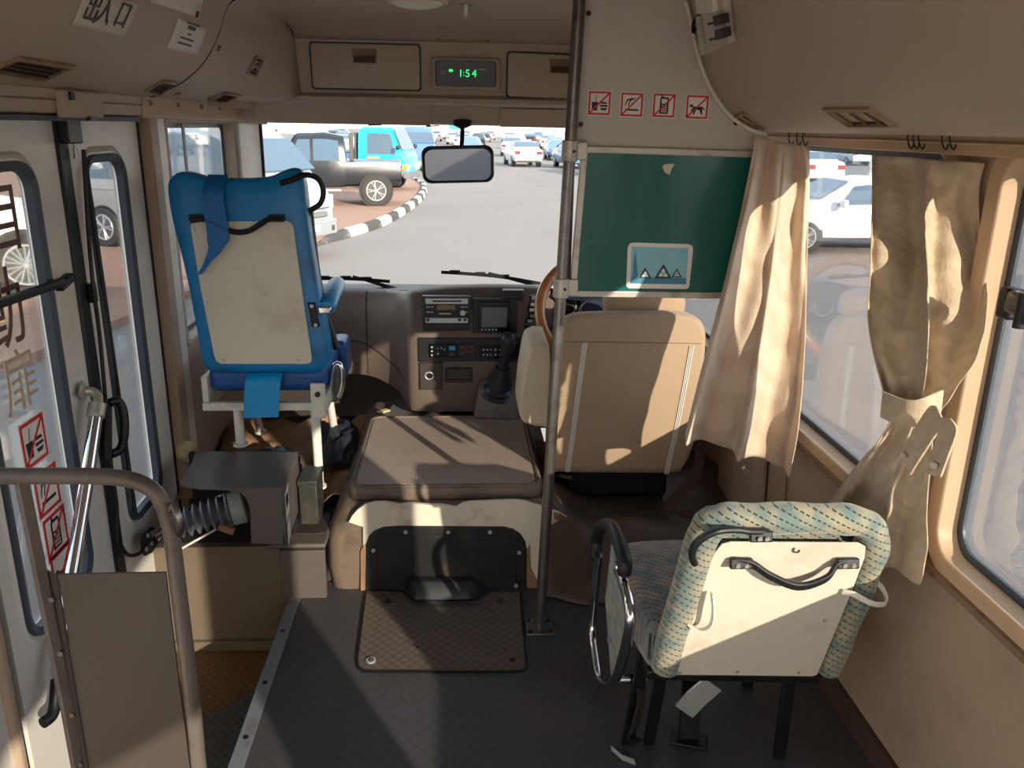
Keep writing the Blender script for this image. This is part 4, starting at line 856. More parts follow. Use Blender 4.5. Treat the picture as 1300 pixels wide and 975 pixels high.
# ================================================================ BLUE FOLDING SEAT
gs = E('folding_guide_seat', 'blue vinyl folding seat with white backboard on a white steel frame', 'seat', (-.63, 2.85, .20))
SP, SN = V((-.63, 2.62, .67)), V((0, -1, .06))
ol = [(211, 240), (212, 228), (222, 218), (236, 217), (250, 222), (262, 226), (300, 227), (340, 226), (352, 220), (366, 213), (378, 213), (386, 222), (388, 250), (394, 300), (404, 360), (412, 405), (420, 440), (421, 462), (412, 473), (390, 475), (320, 474), (270, 475), (259, 470), (255, 455), (246, 400), (232, 330), (217, 280)]
o = [aP(a, b, SP, SN) for a, b in ol]; cen = sum(o, V())/len(o)
m = MB(); m.loft([[cen+(p-cen)*k+V((0, d_, 0)) for p in o] for k, d_ in ((.94, -.012), (.985, -.004), (1, .012), (1.0, .06), (.97, .085), (.9, .1))]); m.build('backrest', 'blue_vinyl', gs, smooth=70, sub=1)
bd = [(244, 286), (246, 282), (250, 281), (367, 280), (372, 283), (374, 288), (385, 370), (397, 452), (396, 458), (391, 460), (283, 460), (277, 457), (274, 450), (258, 370)]
m = MB(); m.prism([aP(a, b, SP, SN)+V((0, -.014, 0)) for a, b in bd], (0, -.004, 0)); bb_ = m.build('backboard', 'back_board', gs, smooth=0)
for px, py in ((250, 290), (367, 290), (265, 382), (379, 381), (286, 455), (380, 455)):
    a = aP(px, py, SP, SN)+V((0, -.018, 0)); m = MB(); m.cyl(a, a+V((0, -.003, 0)), .005, 8); m.build('screw', 'alu', bb_)
def sp_(L_, off=-.02): return [aP(a, b, SP, SN)+V((0, off, 0)) for a, b in L_]
m = MB(); m.tube(spl(sp_([(246, 279), (262, 277), (280, 284), (300, 293), (318, 292), (332, 284), (345, 277), (362, 277)], -.03), 4), .0085, 8); m.build('rear_handle', 'black', gs)
for px in (252, 352): 
    m = MB(); m.strap(sp_([(px-9, 276), (px+11, 276)], -.026), .022, .01, (0, 0, 1)); m.build('handle_mount', 'black', gs, bevel=.002)
st = sp_([(277, 224), (275, 240), (276, 262), (279, 282), (281, 300), (278, 314), (268, 330), (258, 346)], -.036)
st[0] += V((0, .04, .004)); m = MB(); m.strap(spl(st, 4), [.062]*8+[.066]*8+[.066, .064, .060, .05, .045, .04, .034, .028, .022, .018, .016, .014, .01], .004, (1, 0, .0)); m.build('hanging_strap', 'blue_strap', gs)
st = sp_([(337, 474), (337, 480), (335, 500), (334, 526)], -.03); st[0] += V((0, .03, 0)); m = MB(); m.strap(spl(st, 4), .112, .005, (1, 0, .03)); m.build('lower_strap', 'blue_bright', gs)
m = MB(); m.tube(spl([aP(a, b, SP, SN)+V((0, d_, 0)) for a, b, d_ in ((358, 232, -.02), (372, 228, -.022), (388, 222, .0), (402, 228, .03), (408, 244, .04), (404, 260, .04), (390, 270, .03), (388, 280, .03))], 4), .0085, 10); m.build('grab_loop', 'black', gs, smooth=70)
m = MB(); m.tube([aP(388, 272, SP, SN)+V((0, .07, 0)), aP(396, 340, SP, SN)+V((0, .07, 0)), aP(405, 395, SP, SN)+V((0, .07, 0)), aP(420, 450, SP, SN)+V((.01, .07, 0))], .012, 8); m.build('side_edge', 'black', gs)
m = MB(); m.prism([(-.82, 2.63, .60), (-.44, 2.63, .60), (-.43, 3.02, .62), (-.83, 3.02, .62)], (0, 0, .085)); m.build('cushion', 'blue_dark', gs, bevel=.03, seg=4)
q0, q1 = aY(417, 434, 2.9), aY(441, 482, 2.9); m = MB(); m.bb(q0.x, q1.x, 2.9, 3.04, q1.z, q0.z); m.build('side_pad', 'blue_dark', gs, bevel=.02, seg=3)
# frame
m = MB(); m.bb(-.835, -.44, 2.60, 2.625, .548, .575); m.build('rear_beam', 'cream_paint', gs, bevel=.003)
m = MB(); m.bb(-.835, -.815, 2.61, 3.05, .548, .66); m.build('side_rail', 'cream_paint', gs, bevel=.004)
m = MB(); m.bb(-.455, -.432, 2.60, 3.05, .548, .60); m.build('side_rail', 'cream_paint', gs, bevel=.004)
a = aY(407, 505, 2.60); m = MB(); m.bb(a.x-.03, a.x+.018, 2.585, 2.60, .525, .645); m.build('hinge_plate', 'cream_paint', gs, bevel=.006)
m = MB(); m.cyl((a.x-.006, 2.586, .61), (a.x-.006, 2.578, .61), .009, 10); m.build('hinge_pin', 'black', gs)
for (x, y, zb_) in ((-.725, 2.61, .425), (-.475, 2.61, .27), (-.80, 3.18, .255), (-.50, 3.15, .255)):
    m = MB(); yt = y if y < 3 else 3.0; m.tube([(x, yt, .55), (x, y, zb_)], .0155, 12); lg_ = m.build('leg', 'cream_paint', gs)
    m = MB(); m.cyl((x, y, zb_), (x, y, zb_+.008), .024, 16); m.build('foot_flange', 'cream_paint', lg_)
# right armrest and chrome tilt mechanism
m = MB(); p0 = aY(414, 391, 2.63); m.loft([[p0+V((x*.030*k, d_, z*.026*k+d_*.12)) for x, z in [(math.cos(t*PI/8), math.sin(t*PI/8)) for t in range(16)]] for d_, k in ((-.0, .8), (.012, 1), (.24, 1), (.27, .85))]); am = m.build('armrest', 'blue_bright', gs, smooth=60)
m = MB(); m.box(p0+V((-.002, -.008, -.004)), (.040, .022, .022)); m.build('armrest_bracket', 'chrome', am, bevel=.004)
m = MB(); m.strap([aP(396, 383, SP, SN)+V((0, -.012, 0)), aP(402, 414, SP, SN)+V((0, -.012, 0))], .026, .008, (1, 0, 0)); hp_ = m.build('hinge_cover', 'black', gs, bevel=.004)
for px, py in ((397, 387), (402, 411)):
    a = aP(px, py, SP, SN)+V((0, -.018, 0)); m = MB(); m.cyl(a, a+V((0, -.004, 0)), .006, 8); m.build('bolt', 'silver', hp_)
m = MB(); m.tube(spl([aY(a, b, 2.70) for a, b in ((420, 500), (421, 480), (424, 465), (430, 462), (434, 470), (434, 490), (430, 504))], 3), .009, 10); m.build('tilt_lever', 'chrome', gs, smooth=60)
m = MB(); m.prism([aY(a, b, 2.72) for a, b in ((416, 470), (428, 466), (436, 474), (436, 500), (428, 510), (418, 512))], (0, .06, 0)); m.build('tilt_housing', 'steel', gs, bevel=.005)
# black belt buckle hanging at the frame
bk = E('belt_buckle', 'black belt buckle hanging under the blue seat frame', 'buckle', aY(405, 552, 2.75))
m = MB(); m.tube([aY(400, 522, 2.74), aY(402, 536, 2.75)], .017, 6, squash=(1, .4)); m.build('webbing', 'black', bk); m = MB(); m.box(aY(405, 543, 2.75), (.045, .022, .052), Matrix.Rotation(.1, 3, 'Y')); m.build('buckle_body', 'black', bk, bevel=.005)
# ================================================================ SIGNS ON THE LEFT COVE
def cove(x):   # point and slope on the left cove profile
    P = [V((a, 0, b)) for a, b in LP]; s = spl(P, 6)
    for a, b in zip(s, s[1:]):
        if a.x <= x <= b.x: t = (x-a.x)/(b.x-a.x+1e-9); return a+(b-a)*t, (b-a).normalized()
    return s[-1], V((1, 0, 0))
def cove_hit(px, py):
    best = None
    for i in range(400):
        x = -.92+.33*i/399; p, t = cove(x); q = aZ(px, py, p.z)
        if q.y < .5 or q.y > 3.4: continue
        xx = x
        if q.y > 2.80: xx = x+(-.60-x)*min(1, (q.y-2.80)/.54)**2.4
        d = abs(q.x-xx)
        if best is None or d < best[0]: best = (d, V((xx, q.y, p.z)), t)
    return best[1], best[2]
def cove_sheet(corners, mat, name, par, off=.004, nseg=6):
    P = [cove_hit(*c)[0] for c in corners]; g = []
    for i in range(nseg+1):
        r = []
        for j in range(nseg+1):
            u, v = i/nseg, j/nseg; q = P[0]*(1-u)*(1-v)+P[1]*u*(1-v)+P[2]*u*v+P[3]*(1-u)*v
            c, t = cove(q.x); n = V((-t.z, 0, t.x)); n = -n if n.z > 0 else n
            r.append(V((c.x, q.y, c.z))+n*off)
        g.append(r)
    m = MB(); m.grid(g); return m.build(name, mat, par, smooth=60, solid=.001)
c_, t_ = cove_hit(128, 15); es = E('exit_sign_label', 'cream label with large black characters on the roof above the folding door', 'label', c_)
cove_sheet([(105, -14), (175, 3), (152, 46), (89, 29)], 'paper', 'paper', es, .004)
up_ = -t_ if t_.z < 0 else t_; n_ = V((1, 0, -1)).normalized()
for ch, (px, py) in (('出', (113, 10)), ('入', (131, 13)), ('口', (152, 19))):
    p_, t_ = cove_hit(px, py); n_ = V((t_.z, 0, -t_.x)); n_ = -n_ if n_.z > 0 else n_
    up_ = t_ if t_.z > 0 else -t_
    text(ch, .066, p_+n_*.006, (0, 1, 0), up_, 'ink', 'character', es, .0008)
c_, t_ = cove_hit(236, 44); ns = E('notice_label', 'small white printed notice label beside the roof seam', 'label', c_)
cove_sheet([(225, 22), (262, 36), (248, 68), (209, 60)], 'paper_white', 'paper', ns, .004)
p_, t_ = cove_hit(236, 44); n_ = V((t_.z, 0, -t_.x)); n_ = -n_ if n_.z > 0 else n_; up_ = t_ if t_.z > 0 else -t_
for r_, (w0, h_) in enumerate(((.10, .004), (.06, .010), (.03, .004), (.11, .005), (.11, .005))):
    q = p_+n_*.0055+up_*(.030-.014*r_); m = MB(); k = 0
    y0 = -w0/2
    m.prism([q+V((0, y0, 0)), q+V((0, y0+w0, 0)), q+V((0, y0+w0, 0))+up_*h_, q+V((0, y0, 0))+up_*h_], n_*.0005)
    m.build('print_line', 'ink', ns, smooth=0)
c_, t_ = cove_hit(225, 2); ps = E('roof_card', 'wide pale card fixed at the top edge of the roof cove', 'card', c_)
cove_sheet([(195, -22), (262, -14), (250, 21), (188, 1)], 'paper_white', 'paper', ps, .005)
p_, t_ = cove_hit(248, 17); n_ = V((t_.z, 0, -t_.x)); n_ = -n_ if n_.z > 0 else n_; m = MB(); m.cyl(p_, p_+n_*.009, .008, 10); m.build('stud', 'belt_brown', ps)
for px, py in ((275, 60), (224, 117)):
    p_, t_ = cove_hit(px, py); n_ = V((t_.z, 0, -t_.x)); n_ = -n_ if n_.z > 0 else n_; m = MB(); m.cyl(p_, p_+n_*.008, .009, 10); o_ = m.build('roof_button', 'beige_dark'); tag(o_, 'brown fixing button right of the roof seam'+(', upper one' if py == 60 else ', lower one'), 'button', 'roof fixing buttons')
# latch plate on the door header
lp_ = E('header_latch_plate', 'beige box plate with slot on the rail above the door', 'latch plate', (-.885, 2.1, 1.46))
p0, p1 = aX(75, 112, -.885), aX(128, 140, -.885)
m = MB(); m.bb(-.90, -.878, p0.y, p1.y, 1.452, 1.512); m.build('plate', 'beige', lp_, bevel=.005)
m = MB(); m.bb(-.878, -.872, p0.y+.025, p0.y+.045, 1.49, 1.508); m.build('slot', 'black', lp_)
m = MB(); m.bb(-.885, -.873, (p0.y+p1.y)/2+.01, (p0.y+p1.y)/2+.04, 1.447, 1.456); m.build('catch', 'black', lp_)
# floor hatch, strip and bits
fs = E('step_edge_strip', 'worn grey metal strip screwed along the edge of the step well', 'edge strip', (-.53, 1.8, 0))
m = MB(); m.prism([(-.545, 1.0, .0), (-.508, 1.0, .0), (-.508, 2.42, .0), (-.545, 2.42, .0)], (0, 0, .004)); m.build('strip', 'floor_patch_trim', fs, bevel=.001)
for y in (1.55, 1.72, 1.93, 2.17):
    m = MB(); m.cyl((-.527, y, .004), (-.527, y, .0055), .007, 10); m.build('screw', 'black', fs)
ht = E('floor_hatch', 'rounded brown rubber hatch in the floor in front of the engine cover', 'hatch', (-.055, 2.17, 0))
ho = [aZ(a, b, .004) for a, b in ((464, 750), (459, 790), (453, 838), (455, 846), (462, 851), (475, 852), (650, 852), (662, 851), (668, 846), (668, 838), (664, 795), (661, 752), (620, 752), (607, 770), (525, 770), (510, 751))]
m = MB(); m.prism([V((p.x, p.y, 0)) for p in ho], (0, 0, .004)); m.build('cover', 'hatch_rubber', ht, smooth=0)
hq = [V((p.x, p.y, .002)) for p in ho[:12]]
m = MB(); m.tube(hq, .0045, 6); m.build('rim', 'black', ht)
for (px, py, mt, r_) in ((471, 839, 'silver', .014), (492, 764, 'steel', .012), (634, 764, 'steel', .012), (650, 838, 'black', .007), (530, 822, 'black', .003)):
    a = aZ(px, py, .004); m = MB(); m.cyl(a, a+V((0, 0, .004)), r_, 16); f_ = m.build('floor_fastener', mt, ht)
    if r_ > .01: m = MB(); m.tube([a+V((.006*math.cos(t*PI/5), .006*math.sin(t*PI/5), .0045)) for t in range(10)], .0015, 5, closed=True); m.build('ring', 'black', f_)
# ================================================================ PARTITION PLATE, SIGNS, BOARD, POLE
YP = 2.19
pl = E('partition_plate', 'off white metal partition plate above the green board', 'plate', (.5, YP, 1.40))
ol = [aY(a, b, YP) for a, b in ((741, -20), (739, 60), (736, 120), (733, 186))]
cv = [V((p.x, YP, p.z)) for p in spl([V((a, 0, b)) for a, b in RP[3:]], 3) if p.x < .81]
pp = [V((.297, YP, 1.795))]+[V((p.x-.004, YP, p.z-.004)) for p in cv]+[V((.80, YP, 1.40)), V((.297, YP, 1.40))]
m = MB(); m.prism(pp, (0, .006, 0)); m.build('sheet', 'plate_white', pl, smooth=0)
for px, py in ((747, 17), (737, 158), (934, 156)):
    a = aY(px, py, YP-.002); m = MB(); m.cyl(a, a+V((0, -.005, 0)), .0065, 8); m.build('screw', 'black', pl)
for px, py, w in ((812, 67, 19), (768, 102, 15), (848, 107, 18), (860, 28, 16)):
    a = aY(px, py, YP-.0005); m = MB(); m.bb(a.x-w*.00105, a.x+w*.00105, YP-.0008, YP+.001, a.z-.012, a.z+.010); m.build('tape_residue', 'plate_white', pl)
for k_, (px, py), lb in (('food', (761, 131), 'red bordered no food or drink sticker on the partition plate'), ('smoke', (802, 133), 'red bordered no smoking sticker on the partition plate'), ('phone', (843, 134), 'red bordered no phones sticker on the partition plate'), ('dog', (885, 136), 'red bordered no pets sticker on the partition plate')):
    sticker(k_, lb, aY(px, py, YP-.0005), (1, 0, -.012), (.03, 0, 1), .056, 'stickers on the partition plate')
# board
bd_ = E('green_board', 'dark green glossy board in a pale aluminium frame behind the driver', 'board', (.5, YP, 1.02))
cor = [aY(a, b, YP-.004) for a, b in ((738, 185), (722, 376), (930, 381), (955, 193))]
TL, BL, BR, TR = cor
TR = V((.79, TR.y, TL.z-.006)); BR = V((.78, BR.y, BL.z-.004))
def lerp4(g): 
    w = g/(TR-TL).length; h = g/(TL-BL).length
    def q(u, v): return TL*(1-u)*(1-v)+TR*u*(1-v)+BR*u*v+BL*(1-u)*v
    return [q(w, h), q(w, 1-h), q(1-w, 1-h), q(1-w, h)]
m = MB(); m.ringplate([p+V((0, -.010, 0)) for p in (TL, BL, BR, TR)], [p+V((0, -.010, 0)) for p in lerp4(.017)], (0, .018, 0)); m.build('frame', 'alu', bd_, bevel=.002)
m = MB(); m.prism([p+V((0, -.003, 0)) for p in lerp4(.015)], (0, .006, 0)); m.build('panel', 'green_board', bd_, smooth=0)
# sticker on the board
st = E('board_sticker', 'pale blue rounded sticker with triangle marks low on the green board', 'sticker', aY(836, 372, YP-.008))
def bq(px, py, d=0): p = aY(px, py, YP-.0085-d); return p
so4 = [(795, 363), (797, 314), (800, 309), (805, 308), (874, 310), (879, 312), (880, 317), (875, 364), (872, 367), (798, 366)]
m = MB(); m.prism([bq(*p) for p in so4], (0, .001, 0)); m.build('backing', 'sign_white', st, smooth=0)
M('sticker_blue', (132, 186, 196), .4, var=.12, scale=14); M('sticker_deep', (60, 128, 150), .4, var=.1)
m = MB(); m.prism([bq(a, b, .0006) for a, b in ((800, 360), (802, 313), (874, 315), (871, 361))], (0, .0006, 0)); m.build('picture', 'sticker_blue', st, smooth=0)
m = MB(); m.prism([bq(a, b, .0012) for a, b in ((800, 360), (802, 352), (871, 353), (871, 361))], (0, .0006, 0)); m.build('shore_band', 'sticker_deep', st, smooth=0)
m = MB(); m.prism([bq(a, b, .0012) for a, b in ((803, 352), (806, 316), (808, 330), (810, 352))], (0, .0006, 0)); m.build('tree_shape', 'sticker_deep', st, smooth=0)
for cx, cy, s in ((819, 347, 8), (842, 345, 11), (859, 347, 6.5)):
    o3_ = [bq(cx-s, cy+s*.75, .002), bq(cx+s, cy+s*.8, .002), bq(cx+.5, cy-s*.9, .002)]; c3_ = sum(o3_, V())/3
    m = MB(); m.ringplate(o3_, [c3_+(p-c3_)*.62 for p in o3_], (0, .0008, 0)); m.build('triangle', 'ink', st, smooth=0)
    for dx, dy in ((-.3, .4), (.3, .42), (0, -.12)):
        a = bq(cx+dx*s, cy+dy*s, .0022); m = MB(); m.cyl(a, a+V((0, .001, 0)), s*.0004, 8); m.build('dot', 'sign_white', st)
m = MB(); c_ = aY(848, 215, YP-.0085); m.prism([aY(a, b, YP-.0085) for a, b in ((841, 212), (843, 209), (848, 208), (857, 208), (853, 214), (850, 222), (844, 219))], (0, .0012, 0)); o_ = m.build('torn_scrap', 'paper', smooth=0); tag(o_, 'tiny torn paper scrap stuck near the top of the green board', 'scrap')
# pole
gp = E('grab_pole', 'worn steel grab pole standing from floor to roof behind the driver', 'pole', (.243, 2.16, 0))
PB, PT = V((.240, 2.165, 0)), V((.292, 2.165, 1.797))
def pt_(t): return PB+(PT-PB)*t
m = MB(); m.tube([pt_(i/12) for i in range(13)], .0155, 18); m.build('tube', 'steel', gp)
for t, h in ((.775, .026), (.58, .026)):
    m = MB(); m.tube([pt_(t-h/1.8), pt_(t+h/1.8)], .021, 18); cl_ = m.build('clamp', 'alu', gp, bevel=.002)
    m = MB(); m.bb(pt_(t).x+.01, pt_(t).x+.045, 2.163, 2.178, pt_(t).z-.022, pt_(t).z+.022); m.build('clamp_tab', 'alu', cl_, bevel=.002)
    m = MB(); p = pt_(t)+V((.008, -.02, 0)); m.cyl(p, p+V((0, -.004, 0)), .004, 8); m.build('clamp_screw', 'black', cl_)
m = MB(); m.box((.240, 2.165, .003), (.085, .085, .006)); bs = m.build('base_plate', 'steel', gp, bevel=.002)
for sx in (-1, 1):
    for sy in (-1, 1):
        m = MB(); m.cyl((.240+sx*.030, 2.165+sy*.030, .006), (.240+sx*.030, 2.165+sy*.030, .010), .006, 8); m.build('bolt', 'black', bs)
m = MB(); m.tube([pt_(.0), pt_(.02)], .021, 14); m.build('socket', 'steel', gp)
m = MB(); m.bb(.284, .296, 2.176, 2.186, 1.02, 1.79); o_ = m.build('mount_channel', 'belt_brown'); tag(o_, 'narrow dark channel between the steel pole and the plate', 'channel')
# white cable along the cove
pts = [V((p.x-.012, YP-.012, p.z-.010)) for p in cv if p.z < 1.76]
m = MB(); m.tube(pts, .005, 8); o_ = m.build('white_cable', 'wire_white'); tag(o_, 'white cable following the curve between the plate and roof cove', 'cable')
a = aY(884, 22, 2.17); m = MB(); m.tube(spl([a+V((.01, 0, .02)), a, a+V((-.008, -.002, -.02)), a+V((-.006, -.004, -.035)), a+V((.002, -.002, -.02)), a+V((.006, 0, .0))], 4), .0035, 6); o_ = m.build('cable_tie', 'black'); tag(o_, 'dark cable tie looped at the top of the white cable', 'cable tie')
# reader bracket on the right cove
RPs = spl([V((a, 0, b)) for a, b in RP], 6)
def rc_hit(px, py):
    best = None
    for a, b in zip(RPs, RPs[1:]):
        if b.x < .5: continue
        for k in range(8):
            p = a+(b-a)*(k/8); q = aX(px, py, p.x); d = abs(q.z-p.z)
            if best is None or d < best[0]: best = (d, V((p.x, q.y, p.z)), (b-a).normalized())
    return best[1], best[2]
c_, t_ = rc_hit(914, 30); n_ = V((t_.z, 0, -t_.x)); n_ = -n_ if n_.x > 0 else n_
rb = E('wall_bracket', 'white metal mounting bracket with black clips on the right cove', 'bracket', c_)
def rq(a, b, d): return c_+V((0, -1, 0))*a+(-t_)*b*-1+n_*d
def rbox(a0, a1, b0, b1, d0, d1, mat, nm, par=rb): m = MB(); m.prism([rq(a0, b0, d0), rq(a1, b0, d0), rq(a1, b1, d0), rq(a0, b1, d0)], n_*(d1-d0)); return m.build(nm, mat, par, bevel=.002)
sgn = 1 if t_.z > 0 else -1
P4 = [rc_hit(a, b)[0] for a, b in ((898, -6), (930, -6), (937, 52), (905, 66))]
def quadbox(P, d0, d1, mat, nm, par): m = MB(); m.prism([p+n_*d0 for p in P], n_*(d1-d0)); return m.build(nm, mat, par, bevel=.002, smooth=0)
pb_ = quadbox(P4, .004, .022, 'plate_white', 'plate', rb)
def sub(P, u0, u1, v0, v1):
    def q(u, v): return P[0]*(1-u)*(1-v)+P[1]*u*(1-v)+P[2]*u*v+P[3]*(1-u)*v
    return [q(u0, v0), q(u1, v0), q(u1, v1), q(u0, v1)]
quadbox(sub(P4, .08, .80, .0, .26), .022, .034, 'paper_white', 'cover_box', rb)
quadbox(sub(P4, .0, .10, .30, 1.0), .022, .034, 'alu', 'edge_flange', rb)
for v in (.48, .78): quadbox(sub(P4, .35, .65, v-.03, v+.02), .022, .026, 'black', 'slot', rb)
for v in (.42, .72): quadbox(sub(P4, .84, 1.1, v-.10, v+.12), .018, .040, 'dash_dark', 'clip', rb)
P5 = [rc_hit(a, b)[0] for a, b in ((889, 12), (898, 10), (900, 34), (893, 38))]
quadbox(P5, .003, .010, 'belt_brown', 'opening', rb)
def quad_vent(hit, cs, label, n):
    P = [hit(*c)[0] for c in cs]; t = E('ceiling_vent', label, 'vent', sum(P, V())/4, 'air vents in the roof coves')
    n_ = (P[1]-P[0]).cross(P[3]-P[0]).normalized(); n_ = -n_ if n_.dot(CAM-P[0]) < 0 else n_
    def q(u, v, d): return P[0]*(1-u)*(1-v)+P[1]*u*(1-v)+P[2]*u*v+P[3]*(1-u)*v+n_*d
    gu, gv = .008/(P[1]-P[0]).length, .008/(P[3]-P[0]).length
    m = MB(); m.ringplate([q(a, b, .009) for a, b in ((0, 0), (1, 0), (1, 1), (0, 1))], [q(a, b, .011) for a, b in ((gu, gv), (1-gu, gv), (1-gu, 1-gv), (gu, 1-gv))], -n_*.010); m.build('frame', 'vent', t)
    m = MB(); m.prism([q(a, b, .0045) for a, b in ((gu, gv), (1-gu, gv), (1-gu, 1-gv), (gu, 1-gv))], -n_*.003); m.build('opening', 'vent_dark', t, smooth=0)
    m = MB()
    for k in range(n):
        u = gu+(1-2*gu)*(k+.5)/n; w_ = .0025/(P[1]-P[0]).length; m.prism([q(u-w_, gv, .005), q(u+w_, gv, .010), q(u+w_, 1-gv, .010), q(u-w_, 1-gv, .005)], n_*.0012)
    m.build('louvres', 'vent', t, smooth=0)
quad_vent(cove_hit, ((-22, 86), (22, 68), (93, 80), (52, 100)), 'large brown louvred vent above the folding door', 4)
quad_vent(cove_hit, ((181, 113), (205, 99), (224, 102), (200, 119)), 'small brown vent just left of the roof seam', 3)
quad_vent(cove_hit, ((262, 126), (285, 115), (306, 119), (284, 129)), 'small brown vent just right of the roof seam', 3)
quad_vent(cove_hit, ((312, 92), (323, 69), (334, 73), (323, 97)), 'little upright vent near the windscreen corner', 3)
quad_vent(rc_hit, ((1046, 134), (1106, 133), (1143, 157), (1082, 158)), 'wide brown vent in the right cove above the curtains', 3)
quad_vent(rc_hit, ((932, 146), (945, 139), (975, 160), (962, 162)), 'brown vent at the cove corner by the red signs', 2)
# ================================================================ CURTAINS
def curtain(L_, R_, folds, amp, mat, name, parent, nu=90, nv=46, side=V((-.6, -.8, 0)), ph=0, seed=1, nz=.012, envelope=None, shift=.35):
    Ls, Rs = spl(L_, 8), spl(R_, 8); n = min(len(Ls), len(Rs))
    def samp(P, t): k = t*(len(P)-1); i = min(int(k), len(P)-2); return P[i].lerp(P[i+1], k-i)
    rows = []
    for j in range(nv+1):
        v = j/nv; a, b = samp(Ls, v), samp(Rs, v); r = []
        for i in range(nu+1):
            u = i/nu; e = math.sin(PI*min(1, max(0, u*6 if u < .083*2 else (1-u)*6 if u > 1-.167 else 1))/2) if True else 1
            av = amp*(envelope(v) if envelope else 1)
            f = math.sin(2*PI*folds*(u+.06*math.sin(3*v+seed))+ph+shift*math.sin(4*v+seed*2))
            f2 = .45*math.sin(2*PI*folds*1.9*u+ph*2+seed+2*v)
            d = av*(f+f2)+nz*noise.noise(V((u*7+seed*9, v*9, seed)))
            ss = (b-a).normalized(); r.append(a.lerp(b, u)+side*d+ss*av*.5*math.cos(2*PI*folds*u+ph))
        rows.append(r)
    m = MB(); m.grid(rows); return m.build(name, mat, parent, smooth=85, solid=.0022)
tr = None
c1 = E('pink_curtain', 'pinkish beige curtain hanging loose behind the driver seat', 'curtain', (.84, 2.1, .48))
L1 = [aY(957, 174, 2.14), aY(948, 220, 2.14), aY(932, 290, 2.13), aY(912, 370, 2.12), aY(890, 450, 2.11), aY(874, 510, 2.11), aY(863, 553, 2.11)]
R1 = [aX(1029, 187, .925), aX(1030, 250, .93), aX(1028, 320, .935), aX(1027, 400, .935), aX(1024, 480, .93), aX(1018, 545, .925), aX(1008, 601, .92)]
curtain(L1, R1, 2.3, .030, 'curtain_pink', 'cloth', c1, side=V((-.35, -.94, 0)), ph=.6, seed=2, envelope=lambda v: .45+.7*v)
c2 = E('olive_curtain', 'beige curtain tied with a band between the two right windows', 'curtain', (.90, 1.55, .55))
L2 = [aX(1110, 197, .86), aX(1113, 270, .84), aX(1113, 350, .82), aX(1111, 400, .82), aX(1117, 450, .83), aX(1128, 500, .85), aX(1133, 520, .86)]
R2 = [aX(1246, 207, .945), aX(1232, 260, .945), aX(1236, 330, .945), aX(1237, 390, .945), aX(1228, 440, .94), aX(1208, 485, .935), aX(1187, 520, .925)]
curtain(L2, R2, 1.7, .034, 'curtain_olive', 'upper_cloth', c2, side=V((-.45, -.88, 0)), ph=2.2, seed=5, nz=.024, envelope=lambda v: .5+.9*math.sin(PI*min(1, v*1.05))*.9)
L3 = [aX(1131, 520, .86), aX(1120, 545, .86), aX(1088, 585, .85), aX(1062, 620, .85), aX(1044, 652, .85), aX(1036, 690, .86)]
R3 = [aX(1186, 520, .925), aX(1180, 560, .92), aX(1176, 600, .92), aX(1172, 650, .92), aX(1172, 700, .92), aX(1162, 741, .92)]
curtain(L3, R3, 2.0, .022, 'curtain_olive', 'lower_cloth', c2, side=V((-.45, -.88, 0)), ph=.4, seed=8, nz=.016, envelope=lambda v: .3+.9*v)
# tie band
bn = [(aX(1120, 513, .835), .05), (aX(1140, 522, .83), .052), (aX(1160, 525, .845), .048), (aX(1180, 518, .87), .045), (aX(1195, 512, .90), .042)]
m = MB(); m.strap(spl([p for p, _ in bn], 4), .052, .004, (0, .1, 1)); tb = m.build('tie_band', 'curtain_olive', c2, smooth=70)
b2 = [aX(1150, 588, .855), aX(1166, 562, .850), aX(1186, 532, .852), aX(1196, 530, .855), aX(1204, 545, .852), aX(1194, 575, .85), aX(1184, 603, .85)]
m = MB(); m.strap(spl(b2[:4], 4), .052, .004, (0, -.62, -.4)); m.build('tie_tail', 'curtain_olive', tb, smooth=70)
m = MB(); m.strap(spl(b2[3:], 4), .052, .004, (0, -.9, .25)); m.build('tie_tail', 'curtain_olive', tb, smooth=70)
for px, py, X_ in ((1128, 524, .862), (1148, 578, .846), (1187, 590, .843)):
    a = aX(px, py, X_); m = MB(); m.cyl(a, a+V((-.005, -.003, 0)), .0065, 12); m.build('snap_button', 'alu', tb)
# curtain hooks on the track
for px, cc in ((1006, 0), (1016, 0), (1024, 0), (1159, 1), (1166, 1), (1173, 1), (1203, 1), (1213, 1)):
    a = aX(px, 172, .93); hk_ = MB(); hk_.tube(spl([a+V((.004, 0, .012)), a+V((-.006, 0, .014)), a+V((-.010, .002, 0)), a+V((-.006, 0, -.018)), a+V((.0, -.003, -.026)), a+V((.004, 0, -.016))], 3), .0016, 6)
    o_ = hk_.build('curtain_hook', 'black' if cc else 'belt_brown'); tag(o_, 'black wire hook on the track above the tied curtain' if cc else 'brown wire hook on the track above the pinkish curtain', 'hook', 'hooks of the tied curtain' if cc else 'hooks of the pinkish curtain')
# window latch
lt = E('window_latch', 'dark metal latch on the front edge of the rear right window', 'latch', aX(1285, 385, .95))
a = aX(1283, 385, .958); m = MB(); m.box(a+V((0, 0, 0)), (.03, .035, .055)); m.build('latch_body', 'rubber', lt, bevel=.006)
m = MB(); m.box(a+V((-.012, -.05, .004)), (.024, .07, .04), Matrix.Rotation(.15, 3, 'X')); m.build('latch_lever', 'steel', lt, bevel=.008)
m = MB(); m.cyl(a+V((-.02, -.06, .03)), a+V((-.02, -.06, -.03)), .010, 10); m.build('latch_pin', 'rubber', lt)
